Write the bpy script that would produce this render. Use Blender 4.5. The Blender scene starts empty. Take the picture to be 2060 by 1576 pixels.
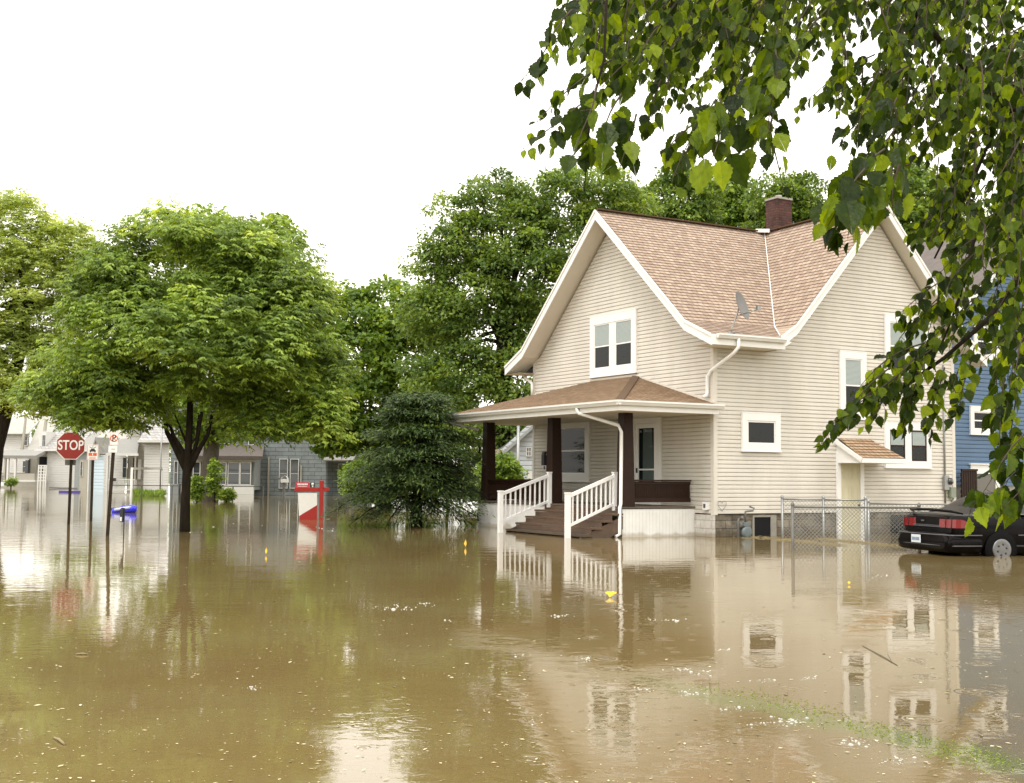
import bpy, bmesh, math, random
import numpy as np
from mathutils import Vector, Matrix

# ---------------------------------------------------------------- camera, sky, sun, exposure
SC = bpy.context.scene
COL = SC.collection
F, PITCH, ROLL, H = 2473.6, .0685, .008, 1.4457     # focal length in photo pixels, radians, eye height over the water
cam = bpy.data.cameras.new('camera'); camo = bpy.data.objects.new('camera', cam); COL.objects.link(camo)
cam.sensor_width = 36; cam.lens = F / 2060 * 36; cam.clip_end = 3000; cam.clip_start = .05
camo.matrix_world = Matrix.Translation((0, 0, H)) @ Matrix.Rotation(math.pi/2 + PITCH, 4, 'X') @ Matrix.Rotation(ROLL, 4, 'Z')
SC.camera = camo
SUN_EL, SUN_AZ = math.radians(58), math.radians(205)   # azimuth: direction the light comes from, clockwise from +Y
w = bpy.data.worlds.new('World'); SC.world = w; w.use_nodes = True
nt = w.node_tree; nt.nodes.clear()
sky = nt.nodes.new('ShaderNodeTexSky'); sky.sky_type = 'NISHITA'; sky.sun_disc = False
sky.sun_elevation = SUN_EL; sky.sun_rotation = SUN_AZ; sky.air_density = 1.0; sky.dust_density = 4
hs = nt.nodes.new('ShaderNodeHueSaturation'); hs.inputs['Saturation'].default_value = .12; hs.inputs['Value'].default_value = 1.0
mx = nt.nodes.new('ShaderNodeMixRGB'); mx.inputs[0].default_value = .62; mx.inputs[2].default_value = (23, 22, 20, 1)
bg = nt.nodes.new('ShaderNodeBackground'); bg.inputs[1].default_value = .14
out = nt.nodes.new('ShaderNodeOutputWorld')
nt.links.new(sky.outputs[0], hs.inputs['Color']); nt.links.new(hs.outputs[0], mx.inputs[1])
nt.links.new(mx.outputs[0], bg.inputs[0]); nt.links.new(bg.outputs[0], out.inputs[0])
sl = bpy.data.lights.new('sun', 'SUN'); sl.energy = 1.5; sl.angle = math.radians(18); sl.color = (1, .97, .93)
so = bpy.data.objects.new('sun', sl); COL.objects.link(so)
sd = Vector((math.sin(SUN_AZ)*math.cos(SUN_EL), math.cos(SUN_AZ)*math.cos(SUN_EL), math.sin(SUN_EL)))
so.rotation_euler = sd.to_track_quat('Z', 'Y').to_euler()
SC.view_settings.view_transform = 'Standard'; SC.view_settings.look = 'None'
SC.view_settings.exposure = 0.0; SC.view_settings.gamma = 1
SC.cycles.max_bounces = 6; SC.cycles.transparent_max_bounces = 12; SC.cycles.use_denoising = True

# ---------------------------------------------------------------- where things stand
def ray(px, py):
    x, y = px-1030, py-788; c, s = math.cos(ROLL), math.sin(ROLL)
    u = x*c+y*s; v = -x*s+y*c; cp, sp = math.cos(PITCH), math.sin(PITCH); up = -v/F
    return Vector((u/F, cp-up*sp, sp+up*cp))
def G(px, py, z=0):
    r = ray(px, py); return Vector((0, 0, H)) + r*((z-H)/r.z)
def AY(px, py, Y):
    r = ray(px, py); return Vector((0, 0, H)) + r*(Y/r.y)
def hor(px): return 788 + F*math.tan(PITCH) + (px-1030)*ROLL

# ---------------------------------------------------------------- mesh building
class MB:
    def __init__(s): s.v = []; s.f = []; s.uv = {}; s.sm = set()
    def face(s, pts, uv=None, smooth=False):
        n = len(s.v); s.v += [tuple(p) for p in pts]; s.f.append(tuple(range(n, n+len(pts))))
        if uv: s.uv[len(s.f)-1] = uv
        if smooth: s.sm.add(len(s.f)-1)
    def box(s, x0, x1, y0, y1, z0, z1, bev=0):
        if x0 > x1: x0, x1 = x1, x0
        if y0 > y1: y0, y1 = y1, y0
        if z0 > z1: z0, z1 = z1, z0
        s.hexa([(x0,y0,z0),(x1,y0,z0),(x1,y1,z0),(x0,y1,z0),(x0,y0,z1),(x1,y0,z1),(x1,y1,z1),(x0,y1,z1)])
    def hexa(s, p):
        n = len(s.v); s.v += [tuple(q) for q in p]
        for a in ((0,3,2,1),(4,5,6,7),(0,1,5,4),(1,2,6,5),(2,3,7,6),(3,0,4,7)): s.f.append(tuple(n+i for i in a))
    def bar(s, a, b, w, h=None, up=(0,0,1)):
        a, b = Vector(a), Vector(b); h = h or w; d = (b-a).normalized(); u = Vector(up)
        if abs(d.dot(u)) > .99: u = Vector((0,1,0))
        r = d.cross(u).normalized(); u = r.cross(d)
        P = []
        for c in (a, b):
            for i, j in ((-1,-1),(1,-1),(1,1),(-1,1)): P.append(c + r*i*w/2 + u*j*h/2)
        s.hexa(P)
    def tube(s, pts, r, n=8, cap=True):
        pts = [Vector(p) for p in pts]; rs = r if isinstance(r, (list, tuple)) else [r]*len(pts)
        base = len(s.v); prev = None
        for i, p in enumerate(pts):
            d = (pts[min(i+1, len(pts)-1)] - pts[max(i-1, 0)]).normalized()
            if prev is None:
                a = d.cross(Vector((0,0,1)));
                if a.length < .1: a = d.cross(Vector((1,0,0)))
            else: a = prev - d*prev.dot(d)
            a.normalize(); prev = a; b = d.cross(a)
            for k in range(n):
                t = 2*math.pi*k/n; s.v.append(tuple(p + (a*math.cos(t) + b*math.sin(t))*rs[i]))
        for i in range(len(pts)-1):
            for k in range(n):
                k2 = (k+1) % n; s.f.append((base+i*n+k, base+i*n+k2, base+(i+1)*n+k2, base+(i+1)*n+k)); s.sm.add(len(s.f)-1)
        if cap:
            s.f.append(tuple(base+k for k in reversed(range(n)))); s.f.append(tuple(base+(len(pts)-1)*n+k for k in range(n)))
    def prism(s, poly, ext):    # poly: 3d points, ext: vector
        n = len(poly); b = len(s.v); e = Vector(ext)
        s.v += [tuple(p) for p in poly] + [tuple(Vector(p)+e) for p in poly]
        s.f.append(tuple(range(b, b+n))); s.f.append(tuple(reversed(range(b+n, b+2*n))))
        for i in range(n): j = (i+1) % n; s.f.append((b+j, b+i, b+n+i, b+n+j))
    def lathe(s, prof, c=(0,0,0), n=24, axis='Z'):
        b = len(s.v); c = Vector(c)
        for r, z in prof:
            for k in range(n):
                t = 2*math.pi*k/n; x, y = r*math.cos(t), r*math.sin(t)
                q = {'Z': (x,y,z), 'Y': (x,z,y), 'X': (z,x,y)}[axis]; s.v.append(tuple(c+Vector(q)))
        for i in range(len(prof)-1):
            for k in range(n):
                k2 = (k+1) % n; s.f.append((b+i*n+k, b+i*n+k2, b+(i+1)*n+k2, b+(i+1)*n+k)); s.sm.add(len(s.f)-1)
    def build(s, name, mat, parent=None, bevel=0):
        me = bpy.data.meshes.new(name); me.from_pydata(s.v, [], s.f)
        if s.uv:
            l = me.uv_layers.new(name='UVMap')
            for fi, uv in s.uv.items():
                p = me.polygons[fi]
                for k, li in enumerate(p.loop_indices): l.data[li].uv = uv[k]
        for i in s.sm: me.polygons[i].use_smooth = True
        me.validate(); me.materials.append(mat)
        o = bpy.data.objects.new(name, me); COL.objects.link(o)
        if parent: o.parent = parent
        if bevel:
            m = o.modifiers.new('bevel', 'BEVEL'); m.width = bevel; m.segments = 2; m.limit_method = 'ANGLE'
        return o
def tag(o, label=None, cat=None, group=None, kind=None):
    if label: o['label'] = label
    if cat: o['category'] = cat
    if group: o['group'] = group
    if kind: o['kind'] = kind
    return o
def empty(name, loc, rz, label, cat, group=None, M=None):
    o = bpy.data.objects.new(name, None); COL.objects.link(o); o.empty_display_size = .2
    o.location = loc; o.rotation_euler = (0, 0, rz); return tag(o, label, cat, group)
def kids(o): return [c for c in bpy.data.objects if c.parent == o]
def copy_tree(o, parent=None):
    c = o.copy(); COL.objects.link(c); c.parent = parent
    for ch in kids(o): copy_tree(ch, c)
    return c
def letters(txt, size, name, mat, parent, loc, rot, sx=1, ext=.002, off=0):
    cu = bpy.data.curves.new(name, 'FONT'); cu.body = txt; cu.size = size; cu.align_x = 'CENTER'; cu.align_y = 'CENTER'
    cu.extrude = ext; cu.offset = off
    t = bpy.data.objects.new('tmp_text', cu); COL.objects.link(t)
    bpy.context.view_layer.update()
    me = bpy.data.meshes.new_from_object(t.evaluated_get(bpy.context.evaluated_depsgraph_get())); bpy.data.objects.remove(t)
    me.transform(Matrix.Translation(loc) @ Matrix.Rotation(rot, 4, 'Z') @ Matrix.Rotation(math.pi/2, 4, 'X') @ Matrix.Diagonal((sx,1,1,1)))
    me.materials.clear(); me.materials.append(mat)
    o = bpy.data.objects.new(name, me); COL.objects.link(o); o.parent = parent; return o

# ---------------------------------------------------------------- materials
def mat(name, col, rough=.6, var=0, vs=6, bump=0, bs=40, metal=0, spec=.5, coat=0, stretch=None):
    m = bpy.data.materials.new(name); m.use_nodes = True; t = m.node_tree; b = t.nodes['Principled BSDF']
    b.inputs['Base Color'].default_value = (*col, 1); b.inputs['Roughness'].default_value = rough
    b.inputs['Metallic'].default_value = metal; b.inputs['Specular IOR Level'].default_value = spec
    b.inputs['Coat Weight'].default_value = coat; b.inputs['Coat Roughness'].default_value = .03
    if var or bump:
        tc = t.nodes.new('ShaderNodeTexCoord'); mp = t.nodes.new('ShaderNodeMapping')
        t.links.new(tc.outputs['Object'], mp.inputs[0])
        if stretch: mp.inputs['Scale'].default_value = stretch
        if var:
            n = t.nodes.new('ShaderNodeTexNoise'); n.inputs['Scale'].default_value = vs; n.inputs['Detail'].default_value = 6
            n.inputs['Roughness'].default_value = .65
            r = t.nodes.new('ShaderNodeMapRange'); r.inputs['From Min'].default_value = .3; r.inputs['From Max'].default_value = .7
            r.inputs['To Min'].default_value = 1-var; r.inputs['To Max'].default_value = 1+var*.5
            x = t.nodes.new('ShaderNodeMixRGB'); x.blend_type = 'MULTIPLY'; x.inputs[0].default_value = 1; x.inputs[1].default_value = (*col, 1)
            t.links.new(mp.outputs[0], n.inputs['Vector']); t.links.new(n.outputs[0], r.inputs['Value']); t.links.new(r.outputs[0], x.inputs[2])
            t.links.new(x.outputs[0], b.inputs['Base Color'])
        if bump:
            n2 = t.nodes.new('ShaderNodeTexNoise'); n2.inputs['Scale'].default_value = bs; n2.inputs['Detail'].default_value = 4
            bp = t.nodes.new('ShaderNodeBump'); bp.inputs['Strength'].default_value = bump; bp.inputs['Distance'].default_value = .02
            t.links.new(mp.outputs[0], n2.inputs['Vector']); t.links.new(n2.outputs[0], bp.inputs['Height']); t.links.new(bp.outputs[0], b.inputs['Normal'])
    return m
def brickmat(name, c1, c2, mortar, bw, bh, ms=.01, uv=False, rough=.85, bump=.5, axes='XZ', stain=0, bias=0, off=.5):
    m = bpy.data.materials.new(name); m.use_nodes = True; t = m.node_tree; b = t.nodes['Principled BSDF']; b.inputs['Roughness'].default_value = rough
    b.inputs['Specular IOR Level'].default_value = .25
    tc = t.nodes.new('ShaderNodeTexCoord')
    if uv: v = tc.outputs['UV']
    else:
        sp = t.nodes.new('ShaderNodeSeparateXYZ'); ad = t.nodes.new('ShaderNodeMath'); cb = t.nodes.new('ShaderNodeCombineXYZ')
        t.links.new(tc.outputs['Object'], sp.inputs[0]); t.links.new(sp.outputs[0], ad.inputs[0]); t.links.new(sp.outputs[1], ad.inputs[1])
        t.links.new(ad.outputs[0], cb.inputs[0]); t.links.new(sp.outputs[2], cb.inputs[1]); v = cb.outputs[0]
    br = t.nodes.new('ShaderNodeTexBrick'); br.inputs['Color1'].default_value = (*c1,1); br.inputs['Color2'].default_value = (*c2,1)
    br.inputs['Mortar'].default_value = (*mortar,1); br.inputs['Scale'].default_value = 1; br.inputs['Mortar Size'].default_value = ms
    br.inputs['Brick Width'].default_value = bw; br.inputs['Row Height'].default_value = bh; br.inputs['Bias'].default_value = bias; br.offset = off
    t.links.new(v, br.inputs['Vector'])
    n = t.nodes.new('ShaderNodeTexNoise'); n.inputs['Scale'].default_value = 2.2; n.inputs['Detail'].default_value = 8; n.inputs['Roughness'].default_value = .7
    t.links.new(v, n.inputs['Vector'])
    r = t.nodes.new('ShaderNodeMapRange'); r.inputs['From Min'].default_value = .35; r.inputs['From Max'].default_value = .65
    r.inputs['To Min'].default_value = .82-stain; r.inputs['To Max'].default_value = 1.08
    x = t.nodes.new('ShaderNodeMixRGB'); x.blend_type = 'MULTIPLY'; x.inputs[0].default_value = 1
    t.links.new(n.outputs[0], r.inputs['Value']); t.links.new(br.outputs['Color'], x.inputs[1]); t.links.new(r.outputs[0], x.inputs[2])
    t.links.new(x.outputs[0], b.inputs['Base Color'])
    bp = t.nodes.new('ShaderNodeBump'); bp.inputs['Strength'].default_value = bump; bp.inputs['Distance'].default_value = .01; bp.invert = True
    t.links.new(br.outputs['Fac'], bp.inputs['Height']); t.links.new(bp.outputs[0], b.inputs['Normal'])
    return m
def leafmat(name, cols, trans=.35, rough=.45):
    m = bpy.data.materials.new(name); m.use_nodes = True; t = m.node_tree; b = t.nodes['Principled BSDF']
    a = t.nodes.new('ShaderNodeAttribute'); a.attribute_name = 'tint'
    cr = t.nodes.new('ShaderNodeValToRGB'); e = cr.color_ramp.elements
    e[0].color = (*cols[0],1); e[1].color = (*cols[-1],1)
    for i, c in enumerate(cols[1:-1]): q = e.new((i+1)/(len(cols)-1)); q.color = (*c,1)
    t.links.new(a.outputs['Fac'], cr.inputs[0]); t.links.new(cr.outputs[0], b.inputs['Base Color'])
    b.inputs['Roughness'].default_value = rough; b.inputs['Specular IOR Level'].default_value = .35
    if name == 'birch_leaf': b.inputs['Specular IOR Level'].default_value = .22
    if name == 'birch_leaf':     # mottled blades, fine puckering between the veins
        tc = t.nodes.new('ShaderNodeTexCoord'); nz = t.nodes.new('ShaderNodeTexNoise'); nz.inputs['Scale'].default_value = 45; nz.inputs['Detail'].default_value = 4
        t.links.new(tc.outputs['Object'], nz.inputs['Vector']); bp = t.nodes.new('ShaderNodeBump'); bp.inputs['Strength'].default_value = .5; bp.inputs['Distance'].default_value = .01
        t.links.new(nz.outputs[0], bp.inputs['Height']); t.links.new(bp.outputs[0], b.inputs['Normal'])
        ad = t.nodes.new('ShaderNodeMath'); ad.operation = 'MULTIPLY_ADD'; ad.inputs[1].default_value = .5; t.links.new(nz.outputs[0], ad.inputs[0]); sb = t.nodes.new('ShaderNodeMath'); sb.operation = 'SUBTRACT'; sb.inputs[1].default_value = .25
        t.links.new(a.outputs['Fac'], sb.inputs[0]); t.links.new(sb.outputs[0], ad.inputs[2]); t.links.new(ad.outputs[0], cr.inputs[0])
    tr = t.nodes.new('ShaderNodeBsdfTranslucent'); g = t.nodes.new('ShaderNodeMixRGB'); g.blend_type = 'MULTIPLY'; g.inputs[0].default_value = 1
    g.inputs[2].default_value = (2.1, 1.85, .35, 1); t.links.new(cr.outputs[0], g.inputs[1]); t.links.new(g.outputs[0], tr.inputs[0])
    mxs = t.nodes.new('ShaderNodeMixShader'); mxs.inputs[0].default_value = trans
    t.links.new(b.outputs[0], mxs.inputs[1]); t.links.new(tr.outputs[0], mxs.inputs[2]); t.links.new(mxs.outputs[0], t.nodes['Material Output'].inputs[0])
    return m
def glassmat(name, tint=(.75,.8,.8), rough=.02, ior=1.22):
    m = bpy.data.materials.new(name); m.use_nodes = True; t = m.node_tree; t.nodes.remove(t.nodes['Principled BSDF'])
    a = t.nodes.new('ShaderNodeBsdfTransparent'); a.inputs[0].default_value = (*tint,1); g = t.nodes.new('ShaderNodeBsdfGlossy'); g.inputs['Roughness'].default_value = rough
    lw = t.nodes.new('ShaderNodeLayerWeight'); lw.inputs[0].default_value = .5; pw = t.nodes.new('ShaderNodeMath'); pw.operation = 'POWER'; pw.inputs[1].default_value = 5
    f = t.nodes.new('ShaderNodeMapRange'); f.inputs['To Min'].default_value = .03; f.inputs['To Max'].default_value = .55; x = t.nodes.new('ShaderNodeMixShader')
    t.links.new(lw.outputs['Facing'], pw.inputs[0]); t.links.new(pw.outputs[0], f.inputs['Value']); t.links.new(f.outputs[0], x.inputs[0]); t.links.new(a.outputs[0], x.inputs[1]); t.links.new(g.outputs[0], x.inputs[2]); t.links.new(x.outputs[0], t.nodes['Material Output'].inputs[0])
    return m
M = dict(
    siding=mat('beige_vinyl', (.62,.583,.52), .55, .11, 1.1, stretch=(1,1,.35)), trim=mat('white_trim', (.80,.79,.77), .5, .04, 3),
    corner=mat('beige_corner', (.63,.59,.525), .5, .04, 2), soffit=mat('soffit_vinyl', (.66,.62,.54), .6, .04, 3),
    white=mat('white_vinyl', (.82,.81,.80), .45, .04, 4), gutter=mat('gutter_aluminium', (.74,.73,.70), .35, .06, 3),
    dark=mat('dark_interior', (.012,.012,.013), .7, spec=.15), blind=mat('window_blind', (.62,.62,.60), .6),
    screen=mat('insect_screen', (.03,.032,.036), .6, spec=.2), glass=glassmat('window_glass'),
    brown=mat('brown_paint', (.026,.012,.007), .5, .25, 8, spec=.2), deck=mat('weathered_deck', (.13,.10,.075), .7, .3, 6, .3, 20),
    step=mat('stained_step', (.11,.066,.040), .55, .35, 5, .3, 30, stretch=(1,.2,1)),
    concrete=mat('concrete', (.32,.30,.26), .9, .2, 4, .4, 20), sdoor=mat('cream_door', (.58,.54,.38), .5, .05, 2),
    galv=mat('galvanised_steel', (.30,.305,.30), .4, .15, 20, metal=.7), dgalv=mat('weathered_steel', (.17,.165,.155), .6, .3, 20, metal=.4),
    black=mat('black_plastic', (.02,.02,.022), .4), red=mat('sign_red', (.27,.014,.009), .4, .06, 6), wsign=mat('sign_white', (.80,.79,.76), .4, .04, 8),
    pole=mat('rusty_pole', (.032,.022,.013), .8, .4, 15, spec=.2), sred=mat('estate_red', (.36,.022,.018), .4, .05, 6),
    bark=mat('dark_bark', (.028,.022,.016), .95, spec=.1, var=.5, vs=9, bump=.9, bs=26, stretch=(1,1,.25)), bark2=mat('grey_bark', (.10,.085,.065), .9, .4, 8, .9, 22, stretch=(1,1,.25)),
    grey=mat('grey_paint', (.26,.28,.28), .7, .12, 3), tan=mat('tan_paint', (.36,.34,.29), .7, .08, 2), lwhite=mat('old_white_paint', (.60,.595,.57), .6, .08, 1),
    dkglass=mat('dark_glass', (.03,.035,.035), .05, spec=.8), groof=mat('grey_roofing', (.27,.265,.25), .8, .12, 6, .3, 30),
    lroof=mat('pale_roofing', (.40,.385,.35), .8, .1, 2, .2, 30), broof=mat('brown_roofing', (.13,.11,.10), .85, .25, 4, .3, 30),
    blueside=mat('blue_siding', (.085,.15,.25), .55, .12, 1.5), bluecap=mat('blue_plastic', (.01,.015,.75), .12, coat=.6), ltblue=mat('pale_blue_cloth', (.55,.66,.74), .7),
    yleaf=mat('yellow_leaf', (.75,.45,.015), .6), twig=mat('twig', (.06,.04,.025), .8), straw=mat('straw', (.30,.24,.12), .8, .3, 30),
    carpaint=mat('black_car_paint', (.003,.002,.0025), .30, coat=.10, spec=.08), carglass=mat('car_glass', (.012,.016,.015), .04, spec=.5, coat=.1),
    cartrim=mat('grey_rubber_trim', (.09,.09,.10), .5), tyre=mat('tyre_rubber', (.006,.006,.006), .9, spec=.1), rim=mat('aluminium_wheel', (.20,.20,.205), .38, metal=.8),
    tail=mat('red_lens', (.19,.005,.006), .15, coat=.2), plate=mat('licence_plate', (.62,.68,.72), .4), platem=mat('plate_marks', (.10,.14,.28), .5),
    meter=mat('gas_meter_grey', (.14,.17,.18), .45), orange=mat('sign_orange', (.62,.10,.02), .5), black2=mat('sign_black', (.02,.02,.02), .5),
)
M['roof'] = brickmat('brown_shingles', (.44,.345,.27), (.315,.23,.175), (.16,.105,.08), .17, .145, .008, uv=True, bump=.6, bias=0, off=.37)
M['proof'] = brickmat('porch_shingles', (.42,.29,.185), (.30,.195,.12), (.10,.062,.036), .17, .145, .011, uv=True, bump=.6, off=.37)
M['block'] = brickmat('concrete_block', (.33,.29,.23), (.25,.21,.16), (.15,.13,.10), .41, .2, .012, stain=.6)
M['wblock'] = brickmat('painted_block', (.66,.63,.58), (.60,.57,.52), (.46,.43,.39), .41, .2, .012, stain=.15)
M['brick'] = brickmat('chimney_brick', (.13,.055,.045), (.085,.04,.035), (.05,.035,.03), .21, .075, .01, stain=.3)
M['rbrick'] = brickmat('red_brick', (.40,.10,.09), (.33,.08,.07), (.4,.3,.28), .21, .075, .01)
M['tbrick'] = brickmat('tan_brick', (.40,.27,.19), (.35,.22,.15), (.4,.35,.3), .21, .075, .01)
M['shing'] = brickmat('grey_shingles', (.46,.45,.44), (.36,.35,.345), (.20,.195,.19), .35, .22, .02, bump=.3)
M['asbest'] = brickmat('grey_shake_siding', (.215,.24,.245), (.185,.21,.215), (.09,.10,.105), .9, .27, .018, bump=.5)

def damp(m, top=.16, col=(.10,.075,.045)):
    t = m.node_tree; b = t.nodes['Principled BSDF']; src = b.inputs['Base Color'].links[0].from_socket
    tc = t.nodes.new('ShaderNodeTexCoord'); sp = t.nodes.new('ShaderNodeSeparateXYZ'); n = t.nodes.new('ShaderNodeTexNoise'); n.inputs['Scale'].default_value = 3; n.inputs['Detail'].default_value = 6
    t.links.new(tc.outputs['Object'], sp.inputs[0]); t.links.new(tc.outputs['Object'], n.inputs['Vector'])
    a = t.nodes.new('ShaderNodeMath'); a.operation = 'MULTIPLY_ADD'; a.inputs[1].default_value = .22; t.links.new(n.outputs[0], a.inputs[0]); t.links.new(sp.outputs[2], a.inputs[2])
    r = t.nodes.new('ShaderNodeMapRange'); r.inputs['From Min'].default_value = top; r.inputs['From Max'].default_value = top+.07; r.inputs['To Min'].default_value = .6; r.inputs['To Max'].default_value = 0
    t.links.new(a.outputs[0], r.inputs['Value']); x = t.nodes.new('ShaderNodeMixRGB'); x.inputs[2].default_value = (*col,1)
    t.links.new(r.outputs[0], x.inputs[0]); t.links.new(src, x.inputs[1]); t.links.new(x.outputs[0], b.inputs['Base Color'])
damp(M['block'], .22); damp(M['wblock'], .16, (.25,.2,.13)); damp(M['step'], .2, (.06,.045,.03))
M['skirt'] = mat('white_skirting', (.80,.79,.77), .5, .08, 3); damp(M['skirt'], .14, (.36,.30,.20))

# ---------------------------------------------------------------- water, ground
def watermat():
    m = bpy.data.materials.new('muddy_water'); m.use_nodes = True; t = m.node_tree; b = t.nodes['Principled BSDF']; N = t.nodes.new; L = t.links.new
    tc = N('ShaderNodeTexCoord'); P = tc.outputs['Object']
    def noise(scale, det=3, st=(1,1,1), rough=.5, dist=0):
        mp = N('ShaderNodeMapping'); mp.inputs['Scale'].default_value = st; L(P, mp.inputs[0])
        n = N('ShaderNodeTexNoise'); n.inputs['Scale'].default_value = scale; n.inputs['Detail'].default_value = det; n.inputs['Roughness'].default_value = rough
        n.inputs['Distortion'].default_value = dist; L(mp.outputs[0], n.inputs['Vector']); return n.outputs[0]
    def mth(op, a, c=None):
        q = N('ShaderNodeMath'); q.operation = op
        for i, z in enumerate((a, c)):
            if z is None: continue
            if isinstance(z, (int, float)): q.inputs[i].default_value = z
            else: L(z, q.inputs[i])
        return q.outputs[0]
    def rng(v, a, c, d=0, e=1, smooth=False):
        r = N('ShaderNodeMapRange'); L(v, r.inputs['Value'])
        for k, z in zip(('From Min','From Max','To Min','To Max'), (a,c,d,e)): r.inputs[k].default_value = z
        if smooth: r.interpolation_type = 'SMOOTHSTEP'
        return r.outputs[0]
    # silt colour
    cm = N('ShaderNodeMixRGB'); cm.inputs[1].default_value = (.185,.130,.054,1); cm.inputs[2].default_value = (.200,.155,.070,1)
    L(rng(noise(.35, 4, rough=.6), .4, .65), cm.inputs[0])
    # drowned lawn under shallow water: a strip from the verge at the lower right
    sp = N('ShaderNodeSeparateXYZ'); L(P, sp.inputs[0])
    A0, A1 = G(1350,1380), G(2060,1545); d = (A1-A0); Ln = d.length; d.normalize(); nx, ny = -d.y, d.x
    off = mth('ADD', mth('MULTIPLY', sp.outputs[0], nx), mth('MULTIPLY', sp.outputs[1], ny)); off = mth('SUBTRACT', off, A0.x*nx+A0.y*ny)
    al = mth('ADD', mth('MULTIPLY', sp.outputs[0], d.x), mth('MULTIPLY', sp.outputs[1], d.y)); al = mth('SUBTRACT', al, A0.x*d.x+A0.y*d.y)
    wob = mth('MULTIPLY', mth('SUBTRACT', noise(1.7, 5, rough=.7), .5), .55); dist = mth('ABSOLUTE', mth('ADD', off, wob))
    gm = mth('MULTIPLY', rng(dist, .06, .30, 1, 0, True), rng(al, -1.0, .6, 0, 1, True)); gm = mth('MULTIPLY', gm, rng(noise(30, 5, rough=.7), .34, .6, .1, .7))
    c2 = N('ShaderNodeMixRGB'); L(gm, c2.inputs[0]); L(cm.outputs[0], c2.inputs[1]); c2.inputs[2].default_value = (.12,.165,.03,1)
    L(c2.outputs[0], b.inputs['Base Color'])
    b.inputs['Roughness'].default_value = .015; b.inputs['IOR'].default_value = 1.42; b.inputs['Specular IOR Level'].default_value = .5
    # waves: long swell, wind ripple patches, raindrop rings
    h = mth('MULTIPLY', noise(.9, 2, (1,1,1)), .0026)
    h = mth('ADD', h, mth('MULTIPLY', mth('MULTIPLY', noise(7, 3, (1,1.2,1), dist=.4), rng(noise(.22, 3), .40, .62, .15, 1)), .0017))
    h = mth('ADD', h, mth('MULTIPLY', noise(38, 2), .00008))
    h = mth('ADD', h, mth('MULTIPLY', mth('MULTIPLY', noise(2.6, 2, (.55,1.3,1), dist=.3), rng(sp.outputs[1], 8, 24, .15, 1)), .0030))
    near = mth('MULTIPLY', rng(sp.outputs[1], 3, 22, 1, 0), rng(mth('ADD', sp.outputs[0], mth('MULTIPLY', noise(.25, 2), 5)), 0.5, 4.5, .12, 1, True))
    for sc, fr, rad, amp, keep, seed in ((.75, 38, .36, .0019, .62, 0), (1.6, 60, .32, .0009, .55, 31.7), (3.3, 60, .3, .0004, .6, 71.3)):
        mp = N('ShaderNodeMapping'); mp.inputs['Location'].default_value = (seed, seed*.7, 0); mp.inputs['Scale'].default_value = (1,1,0); L(P, mp.inputs[0])
        vo = N('ShaderNodeTexVoronoi'); vo.inputs['Scale'].default_value = sc; vo.voronoi_dimensions = '2D'; L(mp.outputs[0], vo.inputs['Vector'])
        ring = mth('SINE', mth('MULTIPLY', vo.outputs['Distance'], fr*1.0)); fall = rng(vo.outputs['Distance'], .02, rad, 1, 0, True)
        sc2 = N('ShaderNodeSeparateColor'); L(vo.outputs['Color'], sc2.inputs[0]); on = mth('GREATER_THAN', sc2.outputs[0], keep)
        h = mth('ADD', h, mth('MULTIPLY', mth('MULTIPLY', mth('MULTIPLY', ring, fall), mth('MULTIPLY', on, near)), amp))
    bp = N('ShaderNodeBump'); bp.inputs['Strength'].default_value = 1; bp.inputs['Distance'].default_value = 1.0
    L(h, bp.inputs['Height']); L(bp.outputs[0], b.inputs['Normal'])
    return m
mb = MB(); mb.face([(-400,-30,0),(400,-30,0),(400,190,0),(-400,190,0)])
tag(mb.build('flood_water', watermat()), kind='structure')
mb = MB()
ys = [-60, 120, 150, 175, 220, 400, 1500]; zs = [-.9, -.9, -.6, .05, .8, 1.5, 3]
for i in range(6): mb.face([(-1500,ys[i],zs[i]),(1500,ys[i],zs[i]),(1500,ys[i+1],zs[i+1]),(-1500,ys[i+1],zs[i+1])])
tag(mb.build('ground', mat('lawn', (.06,.10,.025), .9, .4, .5)), kind='structure')

# ---------------------------------------------------------------- beige house (local x = along the side wall, y = along the front wall)
TH = 1.0556; HC = (4.938, 30.0306, 0); HROT = math.atan2(math.cos(TH), math.sin(TH))
HM = Matrix.Translation(HC) @ Matrix.Rotation(HROT, 4, 'Z')
house = empty('beige_house', HC, HROT, 'two storey beige sided house with brown shingle gables and front porch in the flood', 'house')
WA, WB, ZB, ZE, ZK, ZR = 8.64, 8.45, .566, 4.87, 5.32, 8.80
def hp(a, b, z): return Vector((b, a, z))
PA = [(9.45, ZE-.05), (8.4, 5.28), (4.4, ZR), (.4, ZK), (-.65, ZE)]      # front gable profile: (a, z)
PB = [(1.64, ZE), (2.32, ZK), (5.5, ZR), (8.68, ZK), (9.36, ZE)]         # side gable profile: (b, z)
def lerp_prof(prof, z, side):   # horizontal position on rising/falling side at height z
    seg = prof[:3] if side == 0 else prof[2:]
    for (u0, z0), (u1, z1) in zip(seg, seg[1:]):
        lo, hi = min(z0, z1), max(z0, z1)
        if lo-1e-6 <= z <= hi+1e-6: return u0 + (u1-u0)*(z-z0)/(z1-z0)
    return seg[0][0] if side == 0 and z < seg[0][1] else (seg[-1][0] if side else seg[-1][0])
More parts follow.
